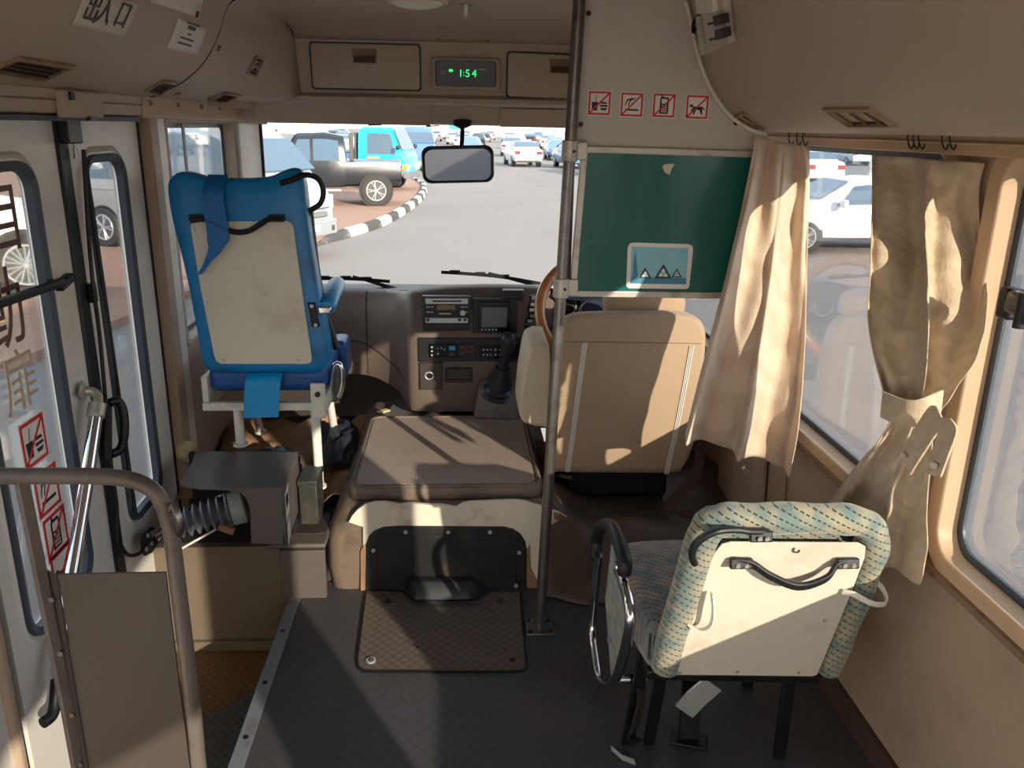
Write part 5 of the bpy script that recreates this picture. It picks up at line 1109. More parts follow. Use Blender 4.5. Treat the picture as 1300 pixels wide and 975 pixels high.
# ================================================================ FOLD-DOWN PASSENGER SEAT
js = E('passenger_seat', 'teal and cream patterned passenger seat with off white backboard and chrome armrest', 'seat', (.62, 1.7, 0))
JP = V((.6, 1.55, .30)); JU = V((0, -.125, .45)).normalized(); JN = V((0, -JU.z, JU.y)); JF = -JN
def jp(px, py, off=0): return aP(px, py, JP, JN)+JN*off
cl_ = [(846, 852), (855, 815), (868, 775), (880, 735), (890, 700), (899, 680), (914, 668), (936, 664), (980, 664), (1040, 664), (1082, 666), (1102, 672), (1113, 686), (1112, 704), (1101, 735), (1084, 780), (1067, 820), (1054, 855)]
rr = []
pts = spl([jp(a, b, -.015) for a, b in cl_], 4)
for i in range(len(pts)):
    t = i/(len(pts)-1); rr.append(.033 if t < .35 else .031+.002*math.sin(i))
m = MB(); m.tube(pts, rr, 18, squash=(1, 1)); m.build('backrest_bolster', 'moquette_back', js, smooth=70)
bo = [jp(a, b, -.03) for a, b in ((850, 852), (893, 694), (912, 680), (1085, 682), (1098, 695), (1040, 856))]
m = MB(); m.prism(bo, JF*.075); m.build('backrest', 'moquette_back', js, bevel=.02, seg=3)
pn = [(851, 853), (860, 818), (905, 700), (915, 688), (926, 685), (1088, 686), (1097, 691), (1096, 704), (1078, 752), (1036, 853), (1030, 855)]
m = MB(); m.prism([jp(a, b, .004) for a, b in pn], JN*.004); bb2 = m.build('backboard', 'back_board', js, bevel=.001, smooth=0)
for px, py in ((862, 850), (935, 849), (1012, 850), (1045, 784)):
    a = jp(px, py, .008); m = MB(); m.cyl(a, a+JN*.003, .004, 8); m.build('screw', 'alu', bb2)
m = MB(); m.tube([jp(1009+4*math.cos(t*PI/6), 694+3*math.sin(t*PI/6), .010) for t in range(9)], .0018, 5); m.build('hook', 'steel', bb2)
hnd = [jp(926, 705, .016), jp(950, 706, .022), jp(972, 716, .034), (jp(1005, 726, .040)), jp(1040, 718, .036), jp(1058, 707, .022), jp(1082, 706, .016)]
m = MB(); m.strap(spl(hnd, 5), .018, .010, JU); hh = m.build('grab_handle', 'rubber', js, bevel=.003, smooth=60)
for px in (937, 1071):
    a = jp(px, 706, .020); m = MB(); m.box(a, (.046, .012, .022), Matrix.Rotation(-.27, 3, 'X')); m.build('handle_mount', 'black', hh, bevel=.003)
    for dx in (-5, 6):
        a = jp(px+dx, 706, .026); m = MB(); m.cyl(a, a+JN*.004, .0048, 8); m.build('screw', 'silver', hh)
cg = [jp(878, 704, .03), jp(873, 685, .038), jp(880, 668, .042), jp(900, 656, .042), jp(925, 656, .036), jp(945, 659, .034), jp(970, 663, .026)]
m = MB(); m.strap(spl(cg, 5), .026, .012, JU*.6+JN*.8); ch_ = m.build('corner_handle', 'rubber', js, bevel=.004, smooth=60)
a = jp(958, 663, .040); m = MB(); m.box(a, (.045, .010, .022), Matrix.Rotation(-.27, 3, 'X')); m.build('handle_plate', 'black', ch_, bevel=.003)
for dx in (0, 9):
    a = jp(955+dx, 662, .048); m = MB(); m.cyl(a, a+JN*.003, .0048, 8); m.build('screw', 'silver', ch_)
wl = spl([jp(870, 786, .012), jp(884, 786, .030), jp(896, 778, .036), jp(900, 760, .036), jp(900, 742, .024)], 4)
m = MB(); m.strap(wl, .016, .004, JN*.7+JU*.3); m.build('side_pull', 'lamp_white', js, bevel=.001)
ws_ = spl([jp(1066, 745, .014), jp(1078, 742, .028), jp(1098, 748, .040), jp(1118, 752, .028), jp(1119, 745, .0), jp(1105, 740, -.02)], 4)
m = MB(); m.strap(ws_, .013, .003, JU); m.build('elastic_strap', 'lamp_white', js)
m = MB(); q = [jp(848, 856, .0), jp(1046, 860, .0), jp(1040, 871, -.005), jp(838, 867, -.005)]; m.prism(q, JF*.06); m.build('lower_skirt', 'rubber', js, bevel=.006)
sc_ = [(.415, 1.60), (.405, 1.75), (.412, 1.90), (.44, 1.945), (.60, 1.955), (.76, 1.945), (.80, 1.90), (.805, 1.60), (.75, 1.555), (.46, 1.555)]
o = spl([V((x, y, 0)) for x, y in sc_], 4, closed=True); c_ = sum(o, V())/len(o)
m = MB(); m.loft([[V((c_.x+(p.x-c_.x)*k, c_.y+(p.y-c_.y)*k, z)) for p in o] for k, z in ((.92, .285), (.985, .295), (1.0, .32), (1.0, .375), (.975, .40), (.90, .412), (.5, .418))]); m.build('seat_cushion', 'moquette_seat', js, smooth=70)
# chrome armrest loop beside the cushion
AX = .375
lo = [aX(a, b, AX) for a, b in ((786, 724), (794, 745), (800, 775), (799, 800), (791, 835), (782, 862), (772, 872), (762, 866), (756, 835), (752, 795), (756, 745), (760, 705))]
m = MB(); m.tube(spl(lo, 5), .0125, 14); m.build('armrest_tube', 'chrome', js, smooth=70)
pdp = [aX(a, b, AX) for a, b in ((758, 712), (757, 685), (762, 670), (771, 666), (779, 672), (787, 692), (793, 714), (792, 728))]
m = MB(); m.tube(spl(pdp, 4), [.013]+[.0175]*27+[.015], 12, squash=(1, 1)); m.build('armrest_pad', 'rubber', js, smooth=70)
m = MB(); m.prism([aX(a, b, AX+.012) for a, b in ((776, 690), (786, 740), (795, 790), (784, 860), (776, 866), (768, 760))], (.008, 0, 0)); m.build('side_flap', 'moquette_back', js, bevel=.002)
m = MB(); a = aX(783, 862, AX); m.tube([a, a+V((.07, .0, 0))], .012, 12); m.build('cross_tube', 'chrome', js)
for (px, py) in ((770, 812),):
    a = aX(px, py, AX); m = MB(); m.tube([a, a+V((.03, 0, 0))], .007, 8); m.build('cross_pin', 'chrome', js)
# underframe
for (xt, yt, xb, yb, w_) in ((.43, 1.63, .410, 1.66, .030), (.470, 1.60, .462, 1.655, .028), (.575, 1.72, .565, 1.668, .05)):
    m = MB(); m.strap([V((xt, yt, .30)), V((xb, yb, .004))], w_, .012, (1, 0, 0)); l_ = m.build('leg', 'black', js, bevel=.002)
m = MB(); m.bb(.42, .80, 1.56, 1.90, .262, .285); m.build('seat_pan', 'black', js, bevel=.004)
m = MB(); m.strap([aY(905, 868, 1.62), aY(885, 885, 1.62), aY(868, 903, 1.64)], .060, .006, (.75, 0, -.6)); m.build('fold_bracket', 'silver', js, bevel=.002)
m = MB(); m.strap([aZ(776, 950, .01), aZ(790, 962, .006), aZ(806, 968, .004)], .012, .006, (0, 1, .3)); m.build('floor_clip', 'silver', js)
m = MB(); m.box((.40, 1.64, .006), (.05, .05, .012), Matrix.Rotation(.5, 3, 'Z')); m.box((.565, 1.665, .004), (.09, .05, .008), Matrix.Rotation(-.3, 3, 'Z')); 
m = MB(); m.box((.565, 1.665, .004), (.09, .05, .008), Matrix.Rotation(-.3, 3, 'Z')); m.build('foot_plate', 'black', js, bevel=.002)
for (x, y) in ((.77, 1.60), (.78, 1.86)):
    m = MB(); m.strap([V((x, y, .27)), V((x, y, .004))], .03, .012, (1, 0, 0)); m.build('leg', 'black', js, bevel=.002)
bl_ = [aX(812, 858, .43), aX(815, 885, .43), aX(808, 915, .42), aX(802, 935, .42), aX(812, 945, .43)]
m = MB(); m.strap(spl(bl_, 4), .028, .003, (.7, .5, 0)); o_ = m.build('lap_belt', 'vinyl_dark'); tag(o_, 'dark lap belt hanging between the legs of the patterned seat', 'belt')
# ================================================================ OUTSIDE
GZ = -.85
M('asphalt', (116, 109, 105), .95, var=.07, scale=.6, bump=.1, dirt=(108, 101, 97), dscale=.3)
grid_mat('paving', (140, 108, 92), (118, 90, 78), .4, .95, rot=30, width=.05, bstr=.2)
M('kerb_white', (206, 202, 196), .8, var=.1, dirt=(150, 140, 128), dscale=4)
M('kerb_black', (60, 58, 56), .8, var=.2, dirt=(110, 102, 96), dscale=4)
M('yellow_line', (214, 170, 70), .8, var=.15)
m = MB(); m.bb(-250, 250, -60, 420, GZ-.2, GZ); struct(m.build('ground', 'asphalt', smooth=0))
# raised paved island on the left with its kerb
kl = spl([(-2.62, 16.9, 0), (-2.2, 18.2, 0), (-1.72, 20.3, 0), (-1.35, 24.0, 0), (-1.16, 28.0, 0), (-1.3, 33.0, 0), (-2.2, 38.5, 0)], 8)
isl = [V((p.x-.12, p.y, GZ)) for p in kl]+[V((-45, 42, GZ)), V((-45, 3.5, GZ)), V((-6, 4.6, GZ)), V((-4.2, 8.0, GZ))]
m = MB(); m.prism(isl, (0, 0, .10)); struct(m.build('ground_pavement', 'paving', smooth=0))
d_ = [0]
for a, b in zip(kl, kl[1:]): d_.append(d_[-1]+(b-a).length)
def kp(s):
    for i in range(len(d_)-1):
        if d_[i] <= s <= d_[i+1]: return kl[i].lerp(kl[i+1], (s-d_[i])/(d_[i+1]-d_[i]))
    return kl[-1]
kproto = {}
s = 0; k = 0
while s < d_[-1]-1.0:
    a, b = kp(s), kp(s+1.0); tg = (b-a).normalized(); nn = V((tg.y, -tg.x, 0))
    c = k % 2; 
    if c not in kproto:
        m = MB(); L_ = .485
        m.loft([[V((x, -.02, 0)), V((x, .16, 0)), V((x, .16, .18)), V((x, .05, .18)), V((x, .0, .12))] for x in (-L_, L_)])
        if k == 0:
            m = MB(); m.loft([[V((x, -.02, 0)), V((x, .16, 0)), V((x, .16, h)), V((x, .05, h)), V((x, .0, h*.6))] for x, h in ((-L_-.7, .02), (-L_, .10), (L_, .18))])
        o_ = m.build('kerb_stone', ['kerb_black', 'kerb_white'][c], bevel=.012); kproto[c] = 1
    else:
        if k == 2: 
            m = MB(); m.loft([[V((x, -.02, 0)), V((x, .16, 0)), V((x, .16, .18)), V((x, .05, .18)), V((x, .0, .12))] for x in (-.485, .485)]); o_ = m.build('kerb_stone', 'kerb_black', bevel=.012); kproto['b'] = o_
        else: o_ = (kproto['b'] if c == 0 else kproto['w']).copy(); COL.objects.link(o_)
    if c == 1 and 'w' not in kproto: kproto['w'] = o_
    mid = (a+b)/2; o_.location = (mid.x, mid.y, GZ); o_.rotation_euler = (0, 0, math.atan2(tg.y, tg.x))
    if k == 0: tag(o_, 'tapered dark end stone at the near tip of the kerb', 'kerb stone')
    else: tag(o_, ['black painted kerb stone', 'white painted kerb stone'][c]+' along the edge of the paved island', 'kerb stone', 'black kerb stones' if c == 0 else 'white kerb stones')
    s += 1.0; k += 1
m = MB(); m.prism([(-6.4, 9.0, GZ+.1), (-5.2, 9.2, GZ+.1), (-5.1, 9.5, GZ+.1), (-6.4, 9.35, GZ+.1)], (0, 0, .004)); struct(m.build('trim_yellow_line', 'yellow_line', smooth=0))
# ---------------------------------------------------------------- vehicles
M('car_white', (206, 206, 204), .25, var=.02, coat=.6); M('car_silver', (146, 150, 156), .28, metal=.4, var=.03, coat=.5)
M('car_black', (26, 28, 34), .3, var=.05, coat=.25); M('car_turquoise', (18, 168, 196), .3, var=.04, coat=.5); M('car_blue', (70, 100, 140), .28, coat=.5); M('car_grey', (110, 114, 120), .3, coat=.5)
M('car_glass', (62, 80, 98), .08, spec=.8, var=.05); M('car_glass_dark', (22, 26, 32), .08, spec=.8); M('tyre', (46, 42, 40), .85); M('alloy', (176, 180, 184), .3, metal=.6)
M('hub_dark', (60, 58, 58), .5); M('bumper_grey', (96, 98, 100), .6); M('head_lamp', (226, 230, 232), .1, spec=.8); M('tail_lamp', (150, 40, 40), .2); M('indicator', (220, 120, 40), .3); M('number_plate', (216, 212, 200), .5)
M('green_paint', (130, 200, 90), .4)
def vehicle(name, label, cat, st, body, wheels, wr, hw, glass='car_glass', side=(), front=None, rear=None, lights='both', plates=True, trim=None, mirrors=None, loc=(0, 0, 0), rot=0, group=None, rim='alloy', spokes=5, detail=True):
    """st: stations (x, zbottom, zbelt, zroof, wbot, wbelt, wroof); nose at +x"""
    t = E(name, label, cat, (0, 0, 0), group)
    def ring(s):
        x, zb, zl, zr, wb, wl, wf = s; h = zr-zl
        half = [(wb*.8, zb), (wb, zb+.06), (max(wb, wl)+.02, zb+(zl-zb)*.45), (wl, zl), (wl+(wf-wl)*.55, zl+h*.55), (wf, zl+h*.86), (wf*.86, zr), (wf*.4, zr+.01*min(1, h*3))]
        return [V((x, -a, z)) for a, z in half]+[V((x, a, z)) for a, z in half[::-1]]
    def at_(x):
        for a, b in zip(st, st[1:]):
            lo, hi = (a, b) if a[0] < b[0] else (b, a)
            if lo[0] <= x <= hi[0]: k = (x-lo[0])/(hi[0]-lo[0]+1e-9); return [p+(q-p)*k for p, q in zip(lo, hi)]
        return st[0]
    def surf(x, v, s, off=.012):
        _, zb, zl, zr, wb, wl, wf = at_(x); h = zr-zl
        hf = .86*v; k = hf if hf <= .55 else .55+(hf-.55)/.31*.45
        w = wl+(wf-wl)*k; return V((x, s*(w+off), zl+h*.86*v))
    m = MB(); m.loft([ring(s) for s in st]); m.build('body', body, t, smooth=50, bevel=0)
    for (x0, x1, xt0, xt1) in side:
        for s in (-1, 1):
            g_ = []
            for v in (.08, .36, .64, .80, .93):
                k = (v-.08)/.85; g_.append([surf(x0+(xt0-x0)*k+(x1+(xt1-x1)*k-x0-(xt0-x0)*k)*j/4, v, s) for j in range(5)])
            m = MB(); m.grid(g_); m.build('side_window', glass, t, smooth=0)
    for sc_, nm in ((front, 'windscreen'), (rear, 'rear_window')):
        if sc_:
            i, k0, k1 = sc_; i2 = i-1 if nm == 'windscreen' else i+1
            # lower edge on station a (belt), upper edge on station b (roof)
            if nm == 'windscreen' or True:
                A0 = V((st[i][0], -st[i][5]*.93, st[i][2] if st[i][3]-st[i][2] > .6 else st[i][3])); B0 = V((st[i2][0], -st[i2][6]*.90, st[i2][3]))
                sg = 1 if nm == 'windscreen' else -1; n_ = V((.03*sg, 0, .03))
                def L_(k): p = A0.lerp(B0, k); return p
                p, q = L_(k0), L_(k1); m = MB(); m.prism([p+n_, V((p.x, -p.y, p.z))+n_, V((q.x, -q.y, q.z))+n_, q+n_], -n_*.8); m.build(nm, glass, t, smooth=0)
    for x in wheels:
        for s in (-1, 1):
            m = MB(); c = V((x, s*(hw-.10), wr)); m.cyl(c+V((0, -s*.12, 0)), c+V((0, s*.095, 0)), wr*1.13, 28); m.build('wheel_arch', 'black', t) if detail else None
            m = MB(); m.tube([c+V((0, -s*.10, 0)), c+V((0, s*.08, 0)), c+V((0, s*.115, 0)), c+V((0, s*.12, 0))], [wr, wr, wr*.95, wr*.7], 28); w_ = m.build('wheel', 'tyre', t, smooth=50)
            if detail:
                m = MB(); m.tube([c+V((0, s*.10, 0)), c+V((0, s*.124, 0))], [wr*.66, wr*.64], 28); m.build('rim_disc', 'hub_dark', w_)
                m = MB(); m.tube([c+V((wr*.63*math.cos(a*PI/14), s*.126, wr*.63*math.sin(a*PI/14))) for a in range(28)], wr*.045, 6, closed=True)
                for a in range(spokes):
                    an = 2*PI*a/spokes; 
                    for da in (-.16, .16): m.tube([c+V((wr*.08*math.cos(an), s*.134, wr*.08*math.sin(an))), c+V((wr*.62*math.cos(an+da), s*.128, wr*.62*math.sin(an+da)))], wr*.04, 5)
                m.cyl(c+V((0, s*.12, 0)), c+V((0, s*.14, 0)), wr*.13, 12); m.build('rim_spokes', rim, w_, smooth=40)
            else:
                m = MB(); m.tube([c+V((0, s*.10, 0)), c+V((0, s*.128, 0))], [wr*.62, wr*.55], 16); m.build('rim_disc', rim, w_)
    xf, xr = st[-1][0], st[0][0]
    for (P, s_, mt, nm) in (trim or []):   # boxes given as x0,x1,y0,y1,z0,z1 (mirrored when s_)
        for sg in ((1, -1) if s_ else (1,)):
            m = MB(); m.bb(P[0], P[1], sg*P[2], sg*P[3], P[4], P[5]); m.build(nm, mt, t, bevel=.015 if detail else 0)
    if mirrors:
        for s in (-1, 1):
            m = MB(); m.box((mirrors[0], s*(mirrors[1]+.12), mirrors[2]), (.10, .20, .16)); m.build('wing_mirror', mirrors[3], t, bevel=.03)
    t.location = loc; t.rotation_euler = (0, 0, rot); return t
# van, nose at +x
VAN = [(-2.35, .32, 1.05, 2.00, .80, .84, .70), (-2.28, .28, 1.1, 2.18, .84, .88, .74), (-1.5, .26, 1.12, 2.24, .84, .89, .76), (.6, .26, 1.12, 2.24, .84, .89, .76), (1.15, .26, 1.12, 2.18, .84, .89, .74), (1.55, .26, 1.10, 1.92, .84, .88, .72), (2.02, .26, 1.08, 1.36, .83, .86, .74), (2.28, .28, .98, 1.08, .80, .82, .72), (2.36, .34, .85, .95, .74, .78, .70)]
van_trim = [((2.30, 2.42, -.55, .55, .62, .70), 0, 'bumper_grey', 'grille'), ((2.30, 2.43, -.62, .62, .76, .80), 0, 'chrome', 'grille_bar'), ((2.32, 2.45, -.78, .78, .30, .56), 0, 'car_silver', 'front_bumper'), ((2.42, 2.46, -.26, .26, .38, .50), 0, 'number_plate', 'number_plate'),
            ((2.20, 2.38, .52, .80, .74, .98), 1, 'head_lamp', 'head_lamp'), ((2.40, 2.46, .60, .70, .36, .46), 1, 'hub_dark', 'fog_lamp'), ((-2.2, 2.1, .885, .905, 1.0, 1.04), 1, 'car_silver', 'side_moulding'), ((.45, .62, .90, .93, .98, 1.03), 1, 'bumper_grey', 'door_handle')]
van = vehicle('silver_van', 'silver passenger van parked nose to the road beyond the blue seat', 'van', VAN, 'car_silver', (-1.35, 1.38), .345, .92, side=((1.02, 1.80, .95, 1.45), (-.35, .90, -.35, .84), (-2.15, -.45, -2.12, -.45)), front=(6, .06, .97), mirrors=(1.55, .95, 1.22, 'car_silver'), trim=van_trim)
# fix windscreen of the van: between hood station and roof
van.location = (-4.75, 15.7, GZ+.10); van.rotation_euler = (0, 0, math.radians(-26))
# large white car close to the door, seen only as its front wing and wheel
SUV = [(-2.3, .40, 1.0, 1.5, .86, .88, .70), (-2.2, .36, 1.05, 1.72, .9, .92, .72), (-1.0, .34, 1.06, 1.80, .9, .93, .74), (.2, .34, 1.05, 1.78, .9, .93, .74), (.6, .34, 1.05, 1.66, .9, .93, .72), (1.15, .34, 1.04, 1.16, .9, .93, .80), (1.85, .36, .98, 1.04, .88, .90, .78), (2.08, .42, .80, .86, .78, .80, .72)]
suv_trim = [((2.0, 2.12, -.5, .5, .62, .82), 0, 'black', 'grille'), ((1.92, 2.10, .52, .84, .74, .90), 1, 'head_lamp', 'head_lamp'), ((1.95, 2.14, -.8, .8, .40, .58), 0, 'bumper_grey', 'front_bumper'), ((-1.0, 1.0, .92, .94, .42, .48), 1, 'black', 'sill_trim'), ((-2.36, -2.26, .62, .86, .9, 1.2), 1, 'tail_lamp', 'tail_lamp')]
suv = vehicle('white_suv', 'big white car with silver spoked wheel seen through the rear door window', 'car', SUV, 'car_white', (-1.42, 1.45), .40, .95, side=((-.95, .15, -.95, .12), (.22, 1.0, .22, .58), (-2.05, -1.05, -1.95, -1.05)), front=(5, .1, .95), mirrors=(.85, .95, 1.15, 'car_white'), trim=suv_trim, spokes=9)
a_ = math.radians(24); q = aZ(40, 375, GZ+.10); suv.location = q-V((math.cos(a_)*1.45+math.sin(a_)*.95, math.sin(a_)*1.45-math.cos(a_)*.95, 0)); suv.rotation_euler = (0, 0, a_)
# black pickup
PK = [(-2.27, .62, .98, 1.20, .82, .86, .84), (-2.2, .55, 1.0, 1.22, .86, .88, .86), (-.75, .52, 1.0, 1.22, .86, .88, .86), (-.70, .5, 1.15, 1.86, .86, .88, .72), (-.2, .48, 1.16, 1.95, .86, .88, .74), (.55, .48, 1.16, 1.92, .86, .88, .74), (1.02, .48, 1.14, 1.26, .86, .88, .80), (2.15, .52, 1.08, 1.16, .84, .86, .76), (2.35, .58, .95, 1.0, .80, .82, .74)]
pk_trim = [((2.30, 2.52, -.86, .86, .52, .74), 0, 'chrome', 'front_bumper'), ((2.30, 2.40, -.45, .45, .78, .98), 0, 'black', 'grille'), ((2.26, 2.40, .52, .76, .78, .98), 1, 'head_lamp', 'head_lamp'), ((1.2, 1.9, -.4, .4, 1.16, 1.22), 0, 'car_black', 'hood_scoop'),
           ((-.95, -.85, .66, .72, 1.2, 1.95), 1, 'hub_dark', 'roll_bar_post'), ((-.95, -.85, -.70, .70, 1.88, 1.95), 0, 'hub_dark', 'roll_bar'), ((-.6, 1.2, .88, 1.02, .40, .46), 1, 'alloy', 'side_step'), ((-2.29, -2.2, .7, .86, .8, 1.1), 1, 'tail_lamp', 'tail_lamp'), ((1.05, 1.85, .86, 1.0, .86, .96), 1, 'alloy', 'wing_flare'), ((1.02, 1.10, .84, .92, 1.1, 2.02), 0, 'black', 'snorkel')]
pk = vehicle('black_pickup', 'black pickup truck parked between the silver van and turquoise lorry', 'pickup truck', PK, 'car_black', (-1.55, 1.50), .42, .93, glass='car_glass', side=((-.58, .12, -.56, .12), (.2, .85, .2, .52)), front=(6, .1, .95), mirrors=(.75, .95, 1.32, 'chrome'), trim=pk_trim)
for k_, y_ in enumerate((-.4, .25)):
    m = MB(); m.bb(.80, .82, y_-.18, y_+.18, 1.5, 1.72); o_ = m.build('windscreen_paper', 'paper_white', pk); 
    o_.parent = pk
pk.location = (-3.95, 24.6, GZ+.10); pk.rotation_euler = (0, 0, math.radians(186))
# second black car behind the pickup
pk2 = vehicle('dark_offroader', 'tall dark off road car standing behind the silver van', 'car', [(-2.2, .5, 1.1, 1.9, .82, .86, .74), (-2.1, .48, 1.12, 2.0, .84, .88, .76), (.5, .48, 1.12, 2.0, .84, .88, .76), (.8, .48, 1.12, 1.9, .84, .88, .74), (1.1, .48, 1.1, 1.2, .84, .88, .78), (2.1, .5, 1.05, 1.1, .82, .85, .76), (2.25, .55, .9, .95, .78, .8, .7)], 'car_black', (-1.4, 1.4), .41, .92, side=((-1.9, -.9, -1.9, -.9), (-.8, .0, -.8, .0), (.08, .78, .08, .6)), front=(4, .1, .95), trim=[((2.2, 2.34, -.8, .8, .5, .7), 0, 'bumper_grey', 'front_bumper'), ((2.2, 2.3, .5, .76, .76, .94), 1, 'head_lamp', 'head_lamp')])
pk2.location = (-7.6, 21.6, GZ+.10); pk2.rotation_euler = (0, 0, math.radians(-12))
# turquoise cab-over lorry
TR = [(-.35, .50, 1.15, 2.02, .82, .86, .76), (-.2, .46, 1.15, 2.10, .84, .88, .78), (.85, .46, 1.15, 2.08, .84, .88, .78), (1.22, .46, 1.14, 1.26, .84, .88, .84), (1.32, .50, 1.02, 1.10, .82, .86, .82)]
tr_trim = [((1.24, 1.42, -.88, .88, .42, .62), 0, 'bumper_grey', 'front_bumper'), ((1.26, 1.40, .58, .80, .66, .86), 1, 'head_lamp', 'head_lamp'), ((1.20, 1.37, .80, .89, .68, .90), 1, 'indicator', 'indicator'), ((-4.2, -.45, -.85, .85, .72, .84), 0, 'hub_dark', 'load_bed'), ((-4.2, -.5, .84, .88, .84, 1.22), 1, 'car_blue', 'side_board'), ((-.5, -.44, -.8, .8, .84, 1.9), 0, 'hub_dark', 'headboard'), ((-.05, .42, .885, .90, .98, 1.14), 1, 'green_paint', 'door_sign')]
trk = vehicle('turquoise_lorry', 'turquoise cab over lorry parked at the far end of the kerb', 'lorry', TR, 'car_turquoise', (-2.9, .45), .37, .90, side=((-.02, 1.0, -.02, .80),), front=(3, .1, .92), mirrors=(1.15, 1.0, 1.45, 'black'), trim=tr_trim, rim='hub_dark')
trk.location = (-2.95, 30.6, GZ+.10); trk.rotation_euler = (0, 0, math.radians(-12))
# sedan
SED = [(-2.2, .40, .88, .96, .74, .78, .70), (-2.1, .32, .94, 1.06, .82, .84, .76), (-1.55, .28, .95, 1.12, .84, .87, .74), (-.85, .26, .94, 1.42, .85, .88, .64), (-.1, .26, .93, 1.45, .85, .88, .64), (.45, .26, .92, 1.38, .85, .88, .63), (1.15, .26, .90, 1.0, .84, .87, .74), (1.95, .30, .80, .86, .80, .83, .72), (2.2, .38, .66, .72, .70, .73, .66)]
sed_trim = [((-2.26, -2.14, -.80, .80, .36, .60), 0, 'car_white', 'rear_bumper'), ((-2.24, -2.08, .50, .80, .74, .92), 1, 'tail_lamp', 'tail_lamp'), ((-2.27, -2.2, -.26, .26, .66, .78), 0, 'number_plate', 'number_plate'), ((-2.27, -2.1, -.7, .7, .28, .40), 0, 'black', 'rear_valance'), ((2.05, 2.2, .46, .74, .60, .74), 1, 'head_lamp', 'head_lamp')]
def sedan(label, body='car_white', group=None, detail=True, glass='car_glass'):
    return vehicle('sedan_car' if detail else 'distant_car', label, 'car', SED, body, (-1.35, 1.35), .32, .88, glass=glass, side=((-1.3, -.38, -.85, -.38), (-.30, .82, -.30, .40)), front=(6, .1, .95) if detail else None, rear=(2, .1, .95), mirrors=(.72, .92, .98, body) if detail else None, trim=sed_trim if detail else sed_trim[:3], group=group, detail=detail)
s1 = sedan('white sedan driving away on the open road beyond the mirror'); s1.location = (3.85, 52.5, GZ); s1.rotation_euler = (0, 0, math.radians(96))
s2 = sedan('white sedan parked broadside beyond the right side window'); s2.location = (8.1, 16.8, GZ); s2.rotation_euler = (0, 0, math.radians(180))
s3 = sedan('white sedan parked further back right, beside the latched window', 'car_white'); s3.location = (10.3, 9.3, GZ); s3.rotation_euler = (0, 0, math.radians(182))
s4 = vehicle('white_minivan', 'white van parked far right behind the broadside white sedan', 'van', VAN, 'car_white', (-1.35, 1.38), .345, .92, side=((1.02, 1.80, .95, 1.45), (-.35, .90, -.35, .84), (-2.15, -.45, -2.12, -.45)), front=(6, .06, .97), trim=[((2.32, 2.45, -.78, .78, .30, .56), 0, 'car_white', 'front_bumper'), ((2.20, 2.38, .52, .80, .74, .98), 1, 'head_lamp', 'head_lamp')])
s4.location = (16.0, 30.0, GZ); s4.rotation_euler = (0, 0, math.radians(-110))
# distant rows of parked cars: white, dark, blue and silver, copied from four small cars
dist = {}
GL = {'car_white': ('small white car in the crowded far rows ahead', 'white cars in the far rows'), 'car_black': ('small black car in the crowded far rows ahead', 'black cars in the far rows'), 'car_blue': ('small blue car in the crowded far rows ahead', 'blue cars in the far rows'), 'car_grey': ('small grey car in the crowded far rows ahead', 'grey cars in the far rows')}
rnd = random.Random(11)
spots = []
for r_, (yy, xa, xb, st_) in enumerate(((62, 7.2, 34, 2.7), (70, -9, 5, 3.4), (78, 9, 42, 2.8), (92, -12, 45, 3.1), (108, -14, 52, 3.3), (128, -18, 60, 3.6), (150, -20, 70, 4.2), (38, 13, 36, 2.9), (27, 17, 40, 3.0))):
    x = xa
    while x < xb:
        if rnd.random() < .88 and not (13.2 < x < 19 and 24 < yy < 33) and not (4.6 < x < 9 and 36 < yy < 54): spots.append((x+rnd.uniform(-.3, .3), yy+rnd.uniform(-.6, .6), rnd.choice((90, -90))+rnd.uniform(-5, 5)))
        x += st_
for k_, (x, y, a) in enumerate(spots):
    bc = rnd.choices(('car_white', 'car_black', 'car_blue', 'car_grey'), (5, 2.2, 1.6, 2))[0]
    if bc not in dist: dist[bc] = sedan(GL[bc][0], bc, GL[bc][1], detail=False); c = dist[bc]
    else: c = copy_tree(dist[bc])
    c.location = (x, y, GZ); c.rotation_euler = (0, 0, math.radians(a))
# close dark cars right of the road, behind the pole
for lb, x, y, a, bc in (('dark car facing us at the road edge beside the grab pole', 6.8, 50.5, -84, 'car_blue'), ('silver car parked nearer to us behind the grab pole', 7.3, 43, -88, 'car_silver')):
    c = sedan(lb, bc); c.location = (x, y, GZ); c.rotation_euler = (0, 0, math.radians(a))
c = vehicle('blue_minibus', 'blue tinted van standing beyond the turquoise lorry near the mirror', 'van', VAN, 'car_blue', (-1.35, 1.38), .345, .92, side=((-.35, .90, -.35, .84), (-2.15, -.45, -2.12, -.45)), front=(6, .06, .97), trim=[((2.32, 2.45, -.78, .78, .30, .56), 0, 'car_grey', 'front_bumper')]); c.location = (-2.2, 46, GZ); c.rotation_euler = (0, 0, math.radians(-85))
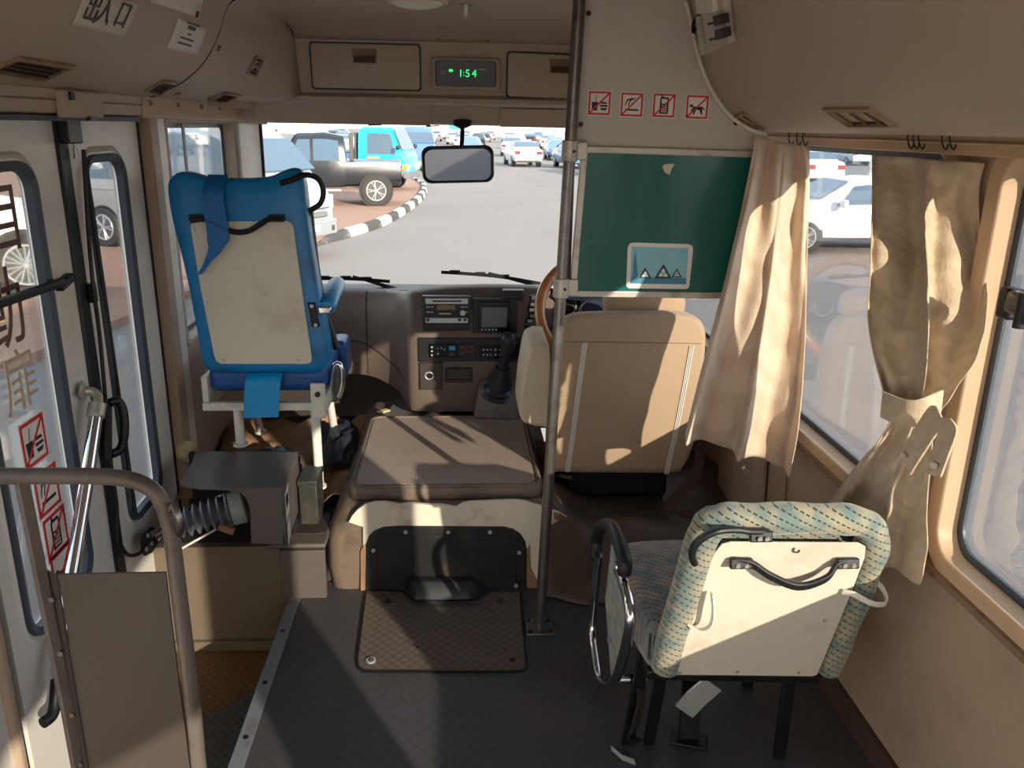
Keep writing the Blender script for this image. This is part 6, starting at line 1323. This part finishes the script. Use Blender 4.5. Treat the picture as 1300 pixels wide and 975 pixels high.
# pale warehouses and a signboard on the skyline
M('wall_far', (226, 220, 208), .9, var=.04, scale=.1); M('roof_far', (190, 184, 176), .8); M('sign_teal', (40, 128, 140), .6); M('window_far', (120, 132, 142), .3); M('leaf', (104, 112, 84), .9, var=.4, scale=3, bump=.5)
for k_, (x, y, w, h, lb) in enumerate(((-46, 190, 40, 7.0, 'long pale warehouse at the left end of the skyline'), (2, 205, 44, 8.5, 'pale warehouse on the skyline behind the mirror'), (52, 195, 42, 6.8, 'low pale warehouse on the skyline right of the mirror'), (100, 170, 46, 9, 'pale building far beyond the right side window'), (150, 110, 50, 8, 'wide pale building seen past the driver side window'), (-95, 120, 50, 7, 'pale yard building far to the left behind the van'))):
    b_ = E('warehouse', lb, 'building', (x, y, GZ), 'warehouses on the skyline')
    m = MB(); m.bb(x-w/2, x+w/2, y, y+15, GZ, GZ+h); wl_ = m.build('wall', 'wall_far', b_, smooth=0)
    m = MB(); m.prism([(x-w/2-.6, y-.8, GZ+h), (x-w/2-.6, y+7.5, GZ+h+1.6), (x-w/2-.6, y+15.8, GZ+h)], (w+1.2, 0, 0)); m.build('roof', 'roof_far', b_, smooth=0)
    for q in range(6):
        m = MB(); xx = x-w/2+w*(q+.5)/6; m.bb(xx-1.6, xx+1.6, y-.06, y+.1, GZ+h*.45, GZ+h*.75); m.build('window', 'window_far', b_, smooth=0)
a = aY(580, 160, 120); sb2 = E('road_sign', 'small teal signboard on a post just left of the mirror stem', 'sign', (a.x, 120, GZ))
m = MB(); m.bb(a.x-1.1, a.x+1.1, 119.9, 120, .9, 2.9); m.build('board', 'sign_teal', sb2, smooth=0); m = MB(); m.bb(a.x-.08, a.x+.08, 120, 120.15, GZ, 2.9); m.build('post', 'hub_dark', sb2, smooth=0)
# bushes far left behind the white car
for k_, (x, y, s_, lb) in enumerate(((-15.5, 17.5, 1.5, 'dusty dry bush above the white car through the door window'), (-19, 21, 1.7, 'larger dusty bush further left behind the white car'))):
    m = MB()
    for q in range(26):
        a1, r1 = rnd.uniform(0, 6.28), rnd.uniform(0, 1)**.5*s_*1.2; m.sph((x+r1*math.cos(a1), y+r1*math.sin(a1), GZ+s_*.7+rnd.uniform(-.5, .7)*s_), rnd.uniform(.3, .55)*s_, 8)
    me_o = m.build('dry_bush', 'leaf', smooth=60); md = me_o.modifiers.new('rough', 'DISPLACE'); tx = bpy.data.textures.new('leafy', 'CLOUDS'); tx.noise_scale = .15; md.texture = tx; md.strength = .5; md.mid_level = .5
    tag(me_o, lb, 'bush')
# ================================================================ LIGHT
w = bpy.data.worlds.new('world'); bpy.context.scene.world = w; w.use_nodes = True
nt = w.node_tree; bg = nt.nodes['Background']
tc = nt.nodes.new('ShaderNodeTexCoord'); sp = nt.nodes.new('ShaderNodeSeparateXYZ'); nt.links.new(tc.outputs['Generated'], sp.inputs[0])
rp = nt.nodes.new('ShaderNodeValToRGB'); rp.color_ramp.elements[0].position = 0; rp.color_ramp.elements[0].color = (1, .96, .90, 1)
rp.color_ramp.elements[1].position = .45; rp.color_ramp.elements[1].color = (.74, .85, 1, 1)
nt.links.new(sp.outputs['Z'], rp.inputs[0]); nt.links.new(rp.outputs[0], bg.inputs[0]); bg.inputs[1].default_value = 2.85
sd = bpy.data.lights.new('sun', 'SUN'); so = bpy.data.objects.new('sun', sd); COL.objects.link(so)
sd.energy = 17; sd.angle = math.radians(.55); sd.color = (1, .86, .68)
AZ, EL = math.radians(29), math.radians(16.8)      # low sun from behind on the right
d = V((-math.sin(AZ)*math.cos(EL), math.cos(AZ)*math.cos(EL), -math.sin(EL)))
so.rotation_euler = d.to_track_quat('-Z', 'Y').to_euler()
sc = bpy.context.scene; sc.view_settings.view_transform = 'Standard'; sc.view_settings.look = 'None'; sc.view_settings.gamma = 1; sc.view_settings.use_curve_mapping = False
sc.view_settings.exposure = 0
sc.cycles.max_bounces = 10; sc.cycles.diffuse_bounces = 6; sc.cycles.transparent_max_bounces = 16
